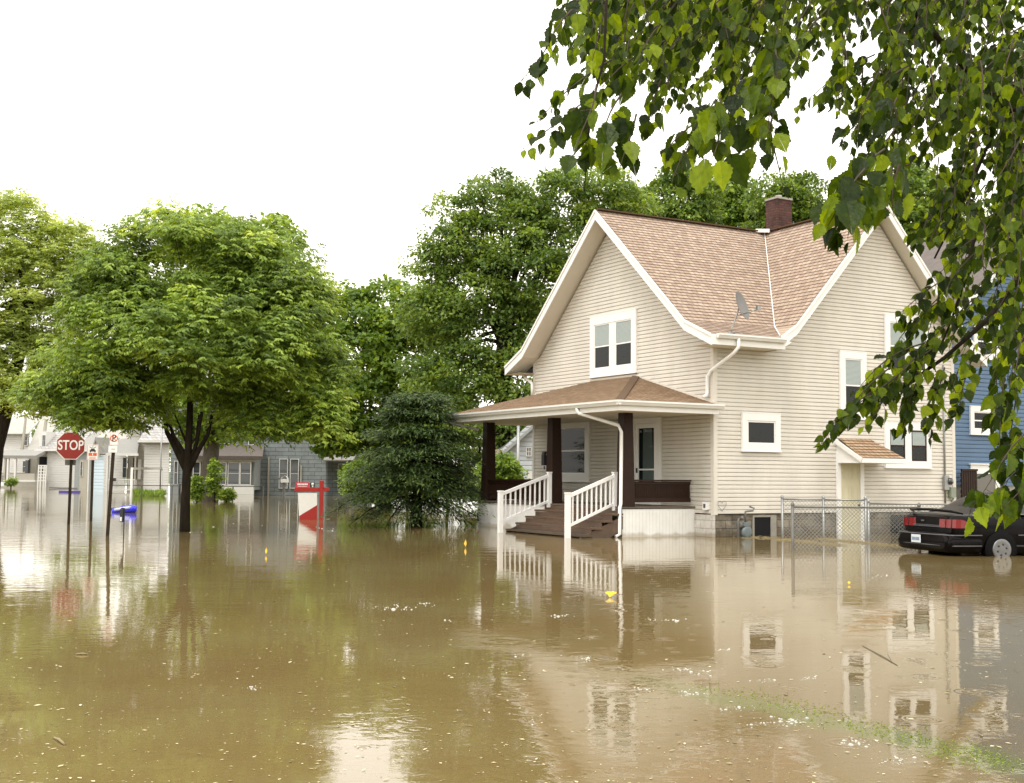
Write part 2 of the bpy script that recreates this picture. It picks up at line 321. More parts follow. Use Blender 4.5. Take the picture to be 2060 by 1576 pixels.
def siding(mbx, fn, z0, z1, ext, step=.1016, lip=.024):
    # fn(u, z, out) -> point; ext(z) -> (u0, u1); each course is a slanted board with a rolled lower lip
    z = z0
    while z < z1-.001:
        zt = min(z+step, z1); a0, a1 = ext(z); b0, b1 = ext(zt)
        if b1-b0 < .01: b0 = b1 = (b0+b1)/2
        mbx.face([fn(a0,z,lip), fn(a1,z,lip), fn(a1*.35+b1*.65,z+(zt-z)*.65,lip*.8), fn(a0*.35+b0*.65,z+(zt-z)*.65,lip*.8)])
        mbx.face([fn(a0*.35+b0*.65,z+(zt-z)*.65,lip*.8), fn(a1*.35+b1*.65,z+(zt-z)*.65,lip*.8), fn(b1,zt,-.004), fn(b0,zt,-.004)])
        mbx.face([fn(a0,z,-.01), fn(a1,z,-.01), fn(a1,z,lip), fn(a0,z,lip)])
        z = zt
TS = .36    # drop from roof surface to soffit
def extA(z):
    if z < 5.0-.02: return (0.02, WA-.02)
    return (max(.02, lerp_prof(PA, min(z+TS, ZR), 1)-.02), min(WA-.02, lerp_prof(PA, min(z+TS, ZR), 0)+.02)) if z+TS < ZR else (4.4,4.4)
def extB(z):
    if z+TS <= ZE+.2: return (.02, WB-.02)
    return (max(.02, lerp_prof(PB, min(z+TS, ZR), 0)-.02), min(WB-.02, lerp_prof(PB, min(z+TS, ZR), 1)+.02)) if z+TS < ZR else (5.5,5.5)
fA = lambda u, z, o: hp(u, -o, z)
fB = lambda u, z, o: hp(-o, u, z)
mb = MB(); siding(mb, fA, ZB, ZR-TS, extA); siding(mb, fB, ZB, ZR-TS, extB)
# back and left walls
mb.face([hp(WA,0,ZB),hp(WA,WB,ZB),hp(WA,WB,4.95),hp(WA,0,4.95)]); mb.face([hp(0,WB,ZB),hp(WA,WB,ZB),hp(WA,WB,4.9),hp(4.4,WB,8.4),hp(0,WB,4.9)])
mb.build('wall', M['siding'], house)
for q in ((-.03, .09, -.03, .09, ZB-.03, 4.75), (WB-.09, WB+.03, -.03, .09, ZB-.03, 4.85), (-.03, .09, WA-.09, WA+.03, ZB, 4.95)):
    mb = MB(); mb.box(*q); mb.build('corner_board', M['corner'], house)
mb = MB(); mb.box(.03, WB-.03, .03, WA-.03, -.9, ZB-.02)
mb.build('foundation', M['block'], house)
mb = MB(); mb.box(-.05, .02, -.02, .72, -.9, ZB-.03); mb.build('painted_block_corner', M['wblock'], house)

def shingles(mbx, P0, P1, Q0, Q1, n, lip=.012, v0=0, nrm=None):
    # strip courses between lower edge P0-P1 and upper edge Q0-Q1
    P0, P1, Q0, Q1 = map(Vector, (P0, P1, Q0, Q1)); nrm = nrm or (P1-P0).cross(Q0-P0).normalized()
    if nrm.z < 0: nrm = -nrm
    ud = (P1-P0).normalized()
    for i in range(n):
        t0, t1 = i/n, (i+1)/n
        a0, a1, b0, b1 = P0.lerp(Q0,t0)+nrm*lip, P1.lerp(Q1,t0)+nrm*lip, P0.lerp(Q0,t1), P1.lerp(Q1,t1)
        r = v0+i; V = lambda p: p.dot(ud)+(r*7.31 % 1)*.8
        k = .4+((r*37) % 11)*.03
        mbx.face([a0,a1,b1,b0], [(V(a0),r*.145+.001),(V(a1),r*.145+.001),(V(b1),r*.145+.144),(V(b0),r*.145+.144)])
        mbx.face([a0-nrm*(lip+.005),a1-nrm*(lip+.005),a1,a0], [(V(a0),r*.145+.001),(V(a1),r*.145+.001),(V(a1),r*.145+.001),(V(a0),r*.145+.001)])
OH, OH2 = .56, .40
mb = MB(); CR = .145
def nband(u0,z0,u1,z1): return max(1, round(math.hypot(u1-u0,z1-z0)/CR))
def valB(z, side): return lerp_prof(PB, z, side)
BK = 8.95
# front gable roof, left slope
v = 0
for (u0,z0),(u1,z1) in (((9.45,PA[0][1]),(8.4,5.28)),((8.4,5.28),(4.4,ZR))):
    n = nband(u0,z0,u1,z1); shingles(mb, hp(u0,-OH,z0), hp(u0,BK,z0), hp(u1,-OH,z1), hp(u1,BK,z1), n, v0=v); v += n
v = 0
for (u0,z0),(u1,z1) in (((-.65,ZE),(.4,ZK)),((.4,ZK),(4.4,ZR))):
    n = nband(u0,z0,u1,z1)
    shingles(mb, hp(u0,-OH,z0), hp(u0,valB(z0,0),z0), hp(u1,-OH,z1), hp(u1,valB(z1,0),z1), n, v0=v)
    if valB(z0,1) < BK or valB(z1,1) < BK:
        shingles(mb, hp(u0,max(valB(z0,1),0),z0), hp(u0,max(BK,valB(z0,1)),z0), hp(u1,valB(z1,1),z1), hp(u1,BK,z1), n, v0=v)
    v += n
# side gable roof, both slopes, cut at the valleys
v = 0
for (u0,z0),(u1,z1) in (((1.64,ZE),(2.32,ZK)),((2.32,ZK),(5.5,ZR))):
    n = nband(u0,z0,u1,z1)
    a0, a1 = (-.65 if z0 == ZE else .4), (.4 if z1 == ZK else 4.4)
    for s in (0, 1):
        w0, w1 = (u0, u1) if s == 0 else (11-u0, 11-u1)
        shingles(mb, hp(max(-OH2,-OH2),w0,z0), hp(max(a0,-OH2),w0,z0), hp(-OH2,w1,z1), hp(a1,w1,z1), n, v0=v)
    v += n
roof = mb.build('roof', M['roof'], house)
# ridge caps, valley flashing
mb = MB()
mb.bar(hp(4.4,-OH,ZR+.012), hp(4.4,5.5,ZR+.012), .26, .03); mb.bar(hp(-OH2,5.5,ZR+.012), hp(4.4,5.5,ZR+.012), .26, .03)
mb.build('ridge_cap', M['proof'], roof)
mb = MB(); mb.bar(hp(-.4,1.78,ZE+.13), hp(.4,2.32,ZK+.025), .03, .012); mb.bar(hp(.4,2.32,ZK+.025), hp(4.35,5.46,ZR+.0), .022, .012)
mb.build('valley_flashing', M['gutter'], roof)
# rakes (fascia), soffits
mb = MB(); sf = MB()
def rake(prof, fn, o, wall_o=0.0):
    for (u0,z0),(u1,z1) in zip(prof, prof[1:]):
        for (d0, d1, oo, th) in ((-.005,-.27,o,.03), (.012,-.06,o+.03,.025)):
            mb.hexa([fn(u0,z0+d1,oo), fn(u1,z1+d1,oo), fn(u1,z1+d1,oo+th), fn(u0,z0+d1,oo+th),
                     fn(u0,z0+d0,oo), fn(u1,z1+d0,oo), fn(u1,z1+d0,oo+th), fn(u0,z0+d0,oo+th)])
        n = nband(u0,z0,u1,z1)//1
        for i in range(n):       # soffit boards
            t0, t1 = i/n, (i+.96)/n; A = (u0+(u1-u0)*t0, z0+(z1-z0)*t0); B = (u0+(u1-u0)*t1, z0+(z1-z0)*t1)
            sf.face([fn(A[0],A[1]-.26,o+.01), fn(B[0],B[1]-.26,o+.01), fn(B[0],B[1]-.26,-.05), fn(A[0],A[1]-.26,-.05)])
        sf.face([fn(u0,z0-.25,o+.01), fn(u1,z1-.25,o+.01), fn(u1,z1-.25,-.05), fn(u0,z0-.25,-.05)])
rake(PA, fA, OH); rake(PB, fB, OH2)
# eave fascia + box soffit of the front roof: right side up to the side gable, left side all along
mb.box(-OH-.02, 1.72, -.665, -.635, ZE-.25, ZE+.0); mb.box(-OH, BK, 9.43, 9.46, ZE-.3, ZE-.05)
sf.face([hp(-.65,-OH,ZE-.245),hp(-.65,1.75,ZE-.245),hp(.05,1.75,ZE-.245),hp(.05,-OH,ZE-.245)])
sf.face([hp(9.45,-OH,ZE-.29),hp(9.45,BK,ZE-.29),hp(8.6,BK,ZE-.29),hp(8.6,-OH,ZE-.29)])
# returns closing the side gable feet to the eave line
mb.prism([hp(-OH2-.03,1.60,ZE-.25),hp(-OH2-.03,1.95,ZE-.25+.2),hp(-OH2-.03,1.66,ZE+.0)], hp(-.22,0,0))
mb.build('fascia', M['trim'], house); sf.build('soffit', M['soffit'], house)
# gutters
def gutter(mbx, p0, p1, out):
    p0, p1, out = Vector(p0), Vector(p1), Vector(out); z = Vector((0,0,1))
    prof = [(0,0),(.015,-.115),(.075,-.115),(.10,-.06),(.115,-.045),(.115,0),(.105,0),(.105,-.02),(.0,-.02)]
    poly = [p0+out*x+z*y for x, y in prof]; mbx.prism(poly, p1-p0)
mb = MB(); gutter(mb, hp(-.667,-.45,ZE+.02), hp(-.667,1.68,ZE+.02), hp(-1,0,0)); mb.build('gutter', M['gutter'], house)
mb = MB(); gutter(mb, hp(9.462,-.5,ZE-.05), hp(9.462,BK,ZE-.05), hp(1,0,0)); mb.build('gutter', M['gutter'], house)
def spout(pts, sz=.075):
    m = MB(); m.tube([Vector(p) for p in pts], sz*.58, 8); return m.build('downspout', M['white'], house)
spout([hp(-.72,.18,ZE-.08),hp(-.72,.18,ZE-.28),hp(-.62,.12,ZE-.42),hp(.0,-.09,ZE-.82),hp(.12,-.1,ZE-.95),hp(.13,-.1,ZE-1.35),hp(.14,-.1,3.47),hp(.16,-.2,3.40)])
spout([hp(9.1,-.1,ZE-.25),hp(9.05,-.1,ZE-.38),hp(8.62,-.1,ZE-.6),hp(8.6,-.1,ZE-.75),hp(8.6,-.1,3.9)])

# windows and doors on a wall: fn(u, z, out)
def wbox(m, fn, u0, u1, z0, z1, o0, o1):
    m.hexa([fn(u0,z0,o0),fn(u1,z0,o0),fn(u1,z0,o1),fn(u0,z0,o1),fn(u0,z1,o0),fn(u1,z1,o0),fn(u1,z1,o1),fn(u0,z1,o1)])
def ring(m, fn, u0, u1, z0, z1, w_, o0, o1, wt=None):
    wt = wt or w_
    wbox(m, fn, u0, u0+w_, z0, z1, o0, o1); wbox(m, fn, u1-w_, u1, z0, z1, o0, o1)
    wbox(m, fn, u0+w_, u1-w_, z0, z0+w_, o0, o1); wbox(m, fn, u0+w_, u1-w_, z1-wt, z1, o0, o1)
def window(fn, u0, u1, z0, z1, parent, n=1, blind=(1,0), cas=.13, sash=True, trim='trim', mull=.13, o=.022, inner='dark', sashc='white', split=.5):
    m = MB(); ring(m, fn, u0, u1, z0, z1, cas, o-.01, o+.055, cas*1.15)
    wbox(m, fn, u0-.02, u1+.02, z0-.03, z0, o-.01, o+.07); wbox(m, fn, u0-.01, u1+.01, z1, z1+.022, o-.01, o+.06)
    iu0, iu1, iz0, iz1 = u0+cas, u1-cas, z0+cas, z1-cas*1.15; W = (iu1-iu0-(n-1)*mull)/n
    for k in range(1, n): wbox(m, fn, iu0+k*W+(k-1)*mull, iu0+k*W+k*mull, iz0, iz1, o-.01, o+.043)
    fr = m.build('window', M[trim], parent)
    for k in range(n):
        s = MB(); d = MB(); bl = MB(); g = MB(); g2 = MB()
        a = iu0+k*(W+mull); b = a+W; zm = iz0+(iz1-iz0)*split
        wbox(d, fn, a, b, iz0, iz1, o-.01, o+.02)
        if sash:
            ring(s, fn, a+.002, b-.002, zm-.02, iz1-.002, .035, o+.02, o+.04); ring(s, fn, a+.002, b-.002, iz0+.002, zm+.02, .04, o+.021, o+.036)
            if blind[0]:
                zz = zm+.03
                while zz < iz1-.03: 
                    bl.hexa([fn(a+.04,zz,o+.021),fn(b-.04,zz,o+.021),fn(b-.04,zz,o+.03),fn(a+.04,zz,o+.03),fn(a+.04,zz+.028,o+.021),fn(b-.04,zz+.028,o+.021),fn(b-.04,zz+.028,o+.024),fn(a+.04,zz+.028,o+.024)]); zz += .032
        else: ring(s, fn, a+.002, b-.002, iz0+.002, iz1-.002, .04, o+.02, o+.04)
        g.face([fn(a+.03,zm if blind[0] and sash else iz0+.03,o+.0335),fn(b-.03,zm if blind[0] and sash else iz0+.03,o+.0335),fn(b-.03,iz1-.03,o+.0335),fn(a+.03,iz1-.03,o+.0335)])
        if sash and blind[0]: g2.face([fn(a+.03,iz0+.03,o+.031),fn(b-.03,iz0+.03,o+.031),fn(b-.03,zm,o+.031),fn(a+.03,zm,o+.031)])
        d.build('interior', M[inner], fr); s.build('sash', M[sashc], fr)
        if blind[0] and bl.v: bl.build('blind', M['blind'], fr)
        g.build('pane', M['glass'], fr)
        if g2.v: g2.build('pane', M['glass'], fr)
    return fr
window(fA, 3.19, 5.43, 4.25, 5.94, house, n=2, cas=.2, mull=.26)
window(fA, 5.47, 7.30, 1.31, 3.09, house, n=1, blind=(0,0), cas=.2)
window(fB, .84, 2.08, 2.12, 3.05, house, n=1, sash=False, cas=.16, blind=(0,0))
window(fB, 4.14, 5.08, 3.02, 4.78, house, n=1, cas=.16)
window(fB, 5.80, 7.50, 4.22, 5.85, house, n=2, cas=.15)
window(fB, 5.74, 7.48, 1.76, 2.96, house, n=2, cas=.17, blind=(1,0), sashc='brown', mull=.24, split=.48)
fA0, fB0 = fA, fB
fA = lambda u, z, o: hp(u, -o-.022, z)
fB = lambda u, z, o: hp(-o-.022, u, z)
# front storm door
m = MB(); ring(m, fA, 2.09, 3.38, .70, 3.06, .17, -.01, .05, .2); dr = m.build('front_door', M['trim'], house)
m = MB(); ring(m, fA, 2.27, 3.20, .76, 2.85, .12, .0, .035); wbox(m, fA, 2.39, 3.08, 1.62, 1.66, .0, .03); m.build('storm_frame', M['white'], dr)
m = MB(); wbox(m, fA, 2.39, 3.08, .85, 2.75, -.005, .012); m.build('interior', M['screen'], dr)
m = MB(); m.face([fA(2.36,.85,.02),fA(3.1,.85,.02),fA(3.1,2.75,.02),fA(2.36,2.75,.02)]); m.build('pane', glassmat('storm_glass', (.5,.55,.55)), dr)
m = MB(); m.face([fA(2.42,1.2,.0145),fA(2.92,1.2,.0145),fA(2.9,2.72,.0145),fA(2.5,2.72,.0145)]); m.build('curtain', mat('lace', (.36,.39,.38), .9, .1, 6), dr)
m = MB(); wbox(m, fA, 3.12, 3.15, 1.55, 1.68, .035, .07); m.build('handle', M['black'], dr)
# side door under its hood
m = MB(); wbox(m, fB, 4.0, 4.13, -.6, 1.98, -.01, .05); wbox(m, fB, 4.82, 4.95, -.6, 1.98, -.01, .05); wbox(m, fB, 4.0, 4.95, 1.98, 2.1, -.01, .05)
sdr = m.build('side_door', M['trim'], house)
m = MB(); wbox(m, fB, 4.13, 4.82, -.6, 1.98, -.01, .018)
for (a, b) in ((4.20,4.43),(4.52,4.75)):
    for (c, d) in ((-.25,.35),(.50,1.25),(1.42,1.82)): ring(m, fB, a, b, c, d, .02, .018, .024); wbox(m, fB, a+.05, b-.05, c+.05, d-.05, .018, .025)
m.build('door_leaf', M['sdoor'], sdr)
m = MB(); m.lathe([(0,.0),(.03,.0),(.03,.03),(0,.04)], hp(-.06,4.77,.75), 10, 'Y'); m.build('handle', M['black'], sdr)
fA, fB = fA0, fB0
h0, h1, g0, g1 = 4.12, 5.22, 4.02, 5.56; HT, HF, HD = 2.50, 1.97, .92
m = MB(); shingles(m, hp(-HD,g0,HF), hp(-HD,g1,HF), hp(0,h0-.02,HT), hp(0,h1,HT), 7, lip=.012); shingles(m, hp(-HD,g1,HF), hp(0,g1,HF), hp(0,h1,HT), hp(0,h1+.01,HT), 7)
hood = m.build('door_hood', M['proof'], house)
m = MB(); m.bar(hp(-HD-.01,g0-.02,HF-.06), hp(0,h0-.16,HT-.06), .03, .11); m.box(g0-.02, g1, -HD-.02, -HD+.01, HF-.12, HF-.005); m.box(g0,g1-.02,-HD,0,HF-.125,HF-.10)
m.prism([hp(-.01,h0-.1,HF-.1),hp(-.01,h0-.1,HT-.08),hp(-HD+.06,h0-.06,HF-.1)], hp(0,.02,0)); m.prism([hp(-.01,g1-.06,HF-.1),hp(-.01,g1-.06,HF-.02),hp(-HD+.06,g1-.06,HF-.1)], hp(0,.02,0))
m.build('hood_trim', M['trim'], hood)
# basement window
m = MB(); ring(m, lambda u,z,o: fB(u,z,o-.03), 1.22, 1.92, -.1, .52, .05, 0, .03); wbox(m, lambda u,z,o: fB(u,z,o-.03), 1.80, 1.98, -.1, .52, .005, .035); bw = m.build('basement_window', M['concrete'], house)
m = MB(); wbox(m, lambda u,z,o: fB(u,z,o-.03), 1.27, 1.80, -.1, .49, 0, .01); m.build('opening', M['dark'], bw)
m = MB(); wbox(m, lambda u,z,o: fB(u,z,o-.03), 6.0, 6.6, -.1, .48, 0, .012); m.build('basement_opening', M['dark'], house)
# chimney
m = MB(); m.box(5.42, 6.0, 3.75, 4.25, 8.1, 9.72); ch = m.build('chimney', M['brick'], house)
m = MB(); m.box(5.40, 6.02, 3.73, 4.27, 9.72, 9.78); m.tube([(5.71,4.0,9.75),(5.71,4.0,9.88)], .1, 10); m.build('chimney_cap', M['concrete'], ch)
m = MB(); m.bar(hp(4.38,5.15,ZR+.02), hp(4.02,5.38,ZR-.02), .12, .1); m.build('flashing', M['white'], ch)
# porch
DZ, PB0, PA0, PA1 = .73, -2.20, .73, 8.10
m = MB()
a = PA0
while a < PA1-.01:
    b = min(a+.1, PA1); m.box(PB0, PB0+.02, a+.004, b-.004, -.9, DZ-.06) if not (1.0 < a < 3.95) else m.box(PB0, PB0+.02, a+.004, b-.004, .5, DZ-.06); a = b
b = PB0
while b < -.02: m.box(b+.002, b+.098, PA0, PA0+.02, -.9, DZ-.06); b += .1
m.box(PB0+.02, 0, PA1-.02, PA1, -.9, DZ-.06); m.box(PB0+.025, PB0+.03, PA0+.03, PA1-.03, -.9, DZ-.07)
m.build('porch_skirt', M['skirt'], house)
m = MB()
a = PA0-.03
while a < PA1+.03: m.box(PB0-.04, 0, a+.003, a+.137, DZ-.04, DZ); a += .14
m.build('porch_floor', M['deck'], house)
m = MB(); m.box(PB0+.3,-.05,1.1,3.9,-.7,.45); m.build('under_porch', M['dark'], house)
GZ = 3.20; RA0, RA1, RB = -.20, 8.93, -2.93; T0, T1, TZ = 3.27, 5.43, 4.13
m = MB(); shingles(m, hp(RA0,RB,GZ), hp(RA1,RB,GZ), hp(T0,-.02,TZ), hp(T1,-.02,TZ), 22); shingles(m, hp(RA0,RB,GZ), hp(RA0,-.02,GZ), hp(T0,-.02,TZ), hp(T0,-.01,TZ), 22)
shingles(m, hp(RA1,RB,GZ), hp(RA1,-.02,GZ), hp(T1,-.02,TZ), hp(T1,-.01,TZ), 22)
pr = m.build('porch_roof', M['proof'], house)
m = MB(); m.bar(hp(RA0,RB,GZ+.015), hp(T0,0,TZ+.015), .2, .02); m.build('hip_cap', M['proof'], pr)
m = MB(); m.bar(hp(RA0+.1,-.03,GZ+.06), hp(T0,-.03,TZ+.035), .03, .05); m.bar(hp(T0,-.03,TZ+.035), hp(T1,-.03,TZ+.035), .03, .05); m.bar(hp(T1,-.03,TZ+.035), hp(RA1-.1,-.03,GZ+.06), .03, .05)
m.build('wall_flashing', M['corner'], pr)
m = MB(); m.box(RB+.02, -.02, RA0+.02, RA1-.02, GZ-.21, GZ-.19); m.build('porch_ceiling', M['soffit'], house)
m = MB(); m.box(RB+.0, RB+.03, RA0, RA1, GZ-.22, GZ-.01); m.box(RB+.03, 0, RA0, RA0+.03, GZ-.22, GZ-.01); m.box(RB+.03, 0, RA1-.03, RA1, GZ-.22, GZ-.01)
m.build('porch_fascia', M['trim'], house)
m = MB(); gutter(m, hp(RA0-.1,RB,GZ+.02), hp(RA1+.1,RB,GZ+.02), hp(0,-1,0)); gutter(m, hp(RA0,RB-.1,GZ+.02), hp(RA0,.1,GZ+.02), hp(-1,0,0)); m.build('porch_gutter', M['gutter'], house)
for ac in (7.80, 4.16, .86):
    m = MB(); w0, w1 = .17, .13; x = PB0+.18
    m.hexa([(x-w0,ac-w0,DZ),(x+w0,ac-w0,DZ),(x+w0,ac+w0,DZ),(x-w0,ac+w0,DZ),(x-w1,ac-w1,3.0),(x+w1,ac-w1,3.0),(x+w1,ac+w1,3.0),(x-w1,ac+w1,3.0)])
    m.build('porch_post', M['brown'], house, .01)
def solid_rail(p0, p1, z0, z1):
    m = MB(); p0, p1 = Vector(p0), Vector(p1); d = (p1-p0).normalized(); L = (p1-p0).length; Z = Vector((0,0,1))
    m.bar(p0+Z*(z1+.0), p1+Z*(z1+.0), .15, .04); m.bar(p0+Z*(z1-.06), p1+Z*(z1-.06), .07, .07); m.bar(p0+Z*(z0+.05), p1+Z*(z0+.05), .07, .10)
    s = .03
    while s < L-.03: m.bar(p0+d*s+Z*(z0+.08), p0+d*s+Z*(z1-.05), .035, .03, up=d); s += .055
    m.bar(p0+Z*((z0+z1)/2), p1+Z*((z0+z1)/2), .012, z1-z0-.1)
    return m.build('porch_railing', M['brown'], house)
solid_rail(hp(.80,PB0+.3,0), hp(.80,-.12,0), DZ+.1, 1.36); solid_rail(hp(4.35,PB0+.12,0), hp(7.62,PB0+.12,0), DZ+.06, 1.33)
solid_rail(hp(7.98,PB0+.3,0), hp(7.98,-.12,0), DZ+.06, 1.33)
# steps and handrails
m = MB()
for k in range(4):
    z = .57-.165*k; b = PB0-.02-.29*k
    m.box(b-.31, b, .66, 4.30, z-.045, z); m.box(b-.02, b+.0, .70, 4.26, z-.5 if k == 3 else z-.05, z-.045+.16 if k else .68)
for a_ in (.70, 4.24): m.prism([hp(a_,PB0,.50),hp(a_,PB0,.20),hp(a_,PB0-1.0,-.35),hp(a_,PB0-1.25,-.35),hp(a_,PB0-1.2,.02)], hp(.04,0,0))
m.build('steps', M['step'], house)
for (a0, b0, a1, b1) in ((.86,-3.66,1.02,PB0-.02), (3.86,-3.80,4.02,PB0-.05)):
    p0, p1 = hp(a0,b0,0), hp(a1,b1,0); Z = Vector((0,0,1))
    m = MB(); m.bar(p0+Z*.97, p1+Z*1.47, .06, .08); hr = m.build('stair_handrail', M['white'], house)
    m = MB(); m.bar(p0+Z*.27, p1+Z*.80, .05, .06); m.build('bottom_rail', M['white'], hr)
    m = MB(); m.box(p0.x-.055,p0.x+.055,p0.y-.055,p0.y+.055,-.9,1.04); m.box(p0.x-.065,p0.x+.065,p0.y-.065,p0.y+.065,1.037,1.07); m.build('newel_post', M['white'], hr)
    m = MB(); m.box(p1.x-.05,p1.x+.05,p1.y-.05,p1.y+.05,DZ-.1,1.53); m.box(p1.x-.06,p1.x+.06,p1.y-.06,p1.y+.06,1.527,1.56); m.build('newel_post', M['white'], hr)
    for i in range(1, 10): t = i/10; q = p0.lerp(p1, t); m = MB(); m.box(q.x-.017,q.x+.017,q.y-.017,q.y+.017,.27+.53*t,.95+.5*t); m.build('baluster', M['white'], hr)
spout([hp(1.55,RB-.05,GZ-.1),hp(1.5,RB-.03,GZ-.22),hp(.78,PB0-.08,GZ-.52),hp(.70,PB0-.05,GZ-.68),hp(.72,PB0-.05,.80),hp(.69,PB0-.10,.70),hp(.69,PB0-.10,.08),hp(.69,PB0-.22,.02)])
spout([hp(8.6,RB-.05,GZ-.1),hp(8.5,RB-.03,GZ-.22),hp(8.05,PB0-.03,GZ-.42)])
m = MB(); m.box(-.10,.0,.16,.30,.66,.84); m.box(-.115,-.10,.15,.31,.65,.85); vb = m.build('wall_vent', M['white'], house)
m = MB(); m.box(-.12,-.115,.19,.27,.70,.80); m.build('vent_grille', M['cartrim'], vb)
m = MB(); m.tube([hp(-.05,8.02,.6),hp(-.05,8.02,4.6)], .025, 8); m.build('conduit', M['galv'], house)

# loose fixtures on the house
def attach(name, label, cat, b, a, z, group=None):
    p = HM @ Vector((b, a, z)); return empty(name, p, HROT, label, cat, group)
t = attach('satellite_dish', 'small grey satellite dish on a bent arm above the beige house corner gutter', 'satellite dish', .15, -.5, 4.95)
m = MB(); m.tube([(0,0,0),(.02,.02,.12),(.12,-.02,.36),(.18,-.06,.62)], .02, 8); m.tube([(-.1,0,-.01),(.1,0,.02)], .02, 6); m.build('mast', M['galv'], t)
m = MB(); R_ = .30; prof = [(R_*i/8, .07*(i/8)**2) for i in range(9)]; m.lathe([(r, z) for r, z in prof]+[(R_+.008, .07),(R_, .062)]+[(R_*i/8, .07*(i/8)**2-.008) for i in range(7,-1,-1)], (0,0,0), 28, 'X')
d = m.build('dish', mat('dish_grey', (.17,.165,.16), .5, .1, 8), t); d.location = (.20,-.08,.66); d.rotation_euler = (0, math.radians(-18), math.radians(-66)); d.scale = (1,.95,1.2)
m = MB(); m.tube([(.2,-.08,.45),(.34,-.28,.5),(.44,-.42,.56)], .014, 6); m.box(.42,.52,-.47,-.40,.54,.64); m.build('feed_arm', M['galv'], t)
t = attach('mailbox', 'small dark mailbox hung on the middle brown porch post', 'mailbox', PB0+.02, 4.34, 1.85)
m = MB(); m.box(-.06,.06,0,.12,-.12,.16); m.prism([(-.06,0,.16),(-.06,.12,.16),(-.03,.12,.25),(-.03,0,.25)], (.09,0,0)); m.build('case', M['black'], t, .01)
m = MB(); m.tube([(0,.05,-.14),(0,.05,-.22)], .02, 6); m.build('hook', M['black'], t)
t = attach('gas_meter', 'round grey gas meter with pipes beside the block foundation', 'gas meter', .62, -.28, 0)
m = MB(); m.lathe([(0,-.1),(.12,-.1),(.155,-.06),(.155,.06),(.12,.1),(0,.1)], (.12,0,.13), 20, 'Y'); m.box(.0,.2,-.09,.09,.26,.36); m.build('case', M['meter'], t, .01)
m = MB(); m.tube([(-.1,0,-.3),(-.1,0,.40),(-.06,0,.46)], .035, 8); m.tube([(-.1,0,.30),(0,0,.30)], .09, 10); m.tube([(.12,0,.3),(.12,0,.58),(.12,.0,.62),(.36,0,.64),(.40,0,.70),(.34,.1,.74)], .022, 8)
m.tube([(-.06,-.05,.46),(-.02,-.1,.47)], .05, 8); m.build('pipe', M['dgalv'], t)
t = attach('electric_meter', 'grey electric meter and junction box low on the right end of the beige wall', 'electric meter', 8.02, -.03, 1.05)
m = MB(); m.box(-.09,.09,-.10,-.02,.1,.5); m.build('meter_box', M['galv'], t, .01)
m = MB(); m.lathe([(0,-.17),(.07,-.16),(.085,-.10)], (.12,0,.34), 16, 'Y'); m.box(.03,.2,-.10,-.02,.24,.44); m.build('dial', M['dkglass'], t)
m = MB(); m.box(.13,.32,-.12,.0,-.1,.18); m.tube([(.15,-.06,-.1),(.2,-.06,-.22),(.28,-.06,-.12)], .02, 6); m.build('junction_box', mat('green_box', (.22,.25,.19), .5), t)
t = attach('wire_heart', 'rusty heart shaped wire ornament at the foot of the beige corner', 'ornament', .20, -.05, .62)
m = MB(); m.tube([(.12*math.sin(q)**3*1.1, -.01, .15+.011*(13*math.cos(q)-5*math.cos(2*q)-2*math.cos(3*q)-math.cos(4*q))*.8) for q in [i*math.pi/12 for i in range(25)]], .006, 5); m.build('wire', M['dgalv'], t)

# ---------------------------------------------------------------- chain link fences
def chain_fence(name, label, pts, ztop, mat_, posts, rail=True, dia=.085):
    p0 = Vector(pts[0]); t = empty(name, (p0.x,p0.y,0), 0, label, 'fence', 'chain link fences by the side door')
    Q = [Vector((p[0],p[1],0))-Vector((p0.x,p0.y,0)) for p in pts]
    for i in posts:
        q = Q[i]; m = MB(); m.tube([(q.x,q.y,-.9),(q.x,q.y,ztop+.03)], .032, 10); m.lathe([(.04,0),(.042,.03),(.02,.07),(0,.08)], (q.x,q.y,ztop+.03), 10); m.build('post', mat_, t)
    m = MB()
    for a, b in zip(Q, Q[1:]): m.tube([a+Vector((0,0,ztop)), b+Vector((0,0,ztop))], .02, 8)
    m.build('top_rail', mat_, t)
    m = MB(); zb = -.25; hh = ztop-zb
    for a, b in zip(Q, Q[1:]):
        L = (b-a).length; d = (b-a)/L; n = int((L+hh)/dia); Z = Vector((0,0,1))
        for s in (1, -1):
            for k in range(n+1):
                u0 = k*dia-hh if s > 0 else k*dia; u1 = u0+hh*s
                z0, z1 = zb, ztop; A, B = u0, u1
                if s > 0:
                    if A < 0: z0 = zb-A; A = 0
                    if B > L: z1 = ztop-(B-L); B = L
                else:
                    if A > L: z0 = zb+(A-L); A = L
                    if B < 0: z1 = ztop+B; B = 0
                if z1-z0 > .02: m.bar(a+d*A+Z*z0, a+d*B+Z*z1, .0065)
    m.build('wire_mesh', M['galv'], t)
    return t
def back(px, py): g = G(px, py); return (g.x, g.y)
chain_fence('chain_link_fence', 'galvanised chain link fence with gate posts close in front of the side door', [back(1574,1081), back(1657,1083), back(1742,1085)], .93, M['galv'], (0,1,2))
chain_fence('chain_link_fence', 'chain link fence run behind the car joining the side door fence', [back(1748,1086), back(1930,1090)], .86, M['galv'], (0,))
chain_fence('chain_link_fence', 'weathered chain link fence standing forward of the others with two dark capped posts', [back(1595,1106), back(1850,1107)], .86, M['dgalv'], (0,1))

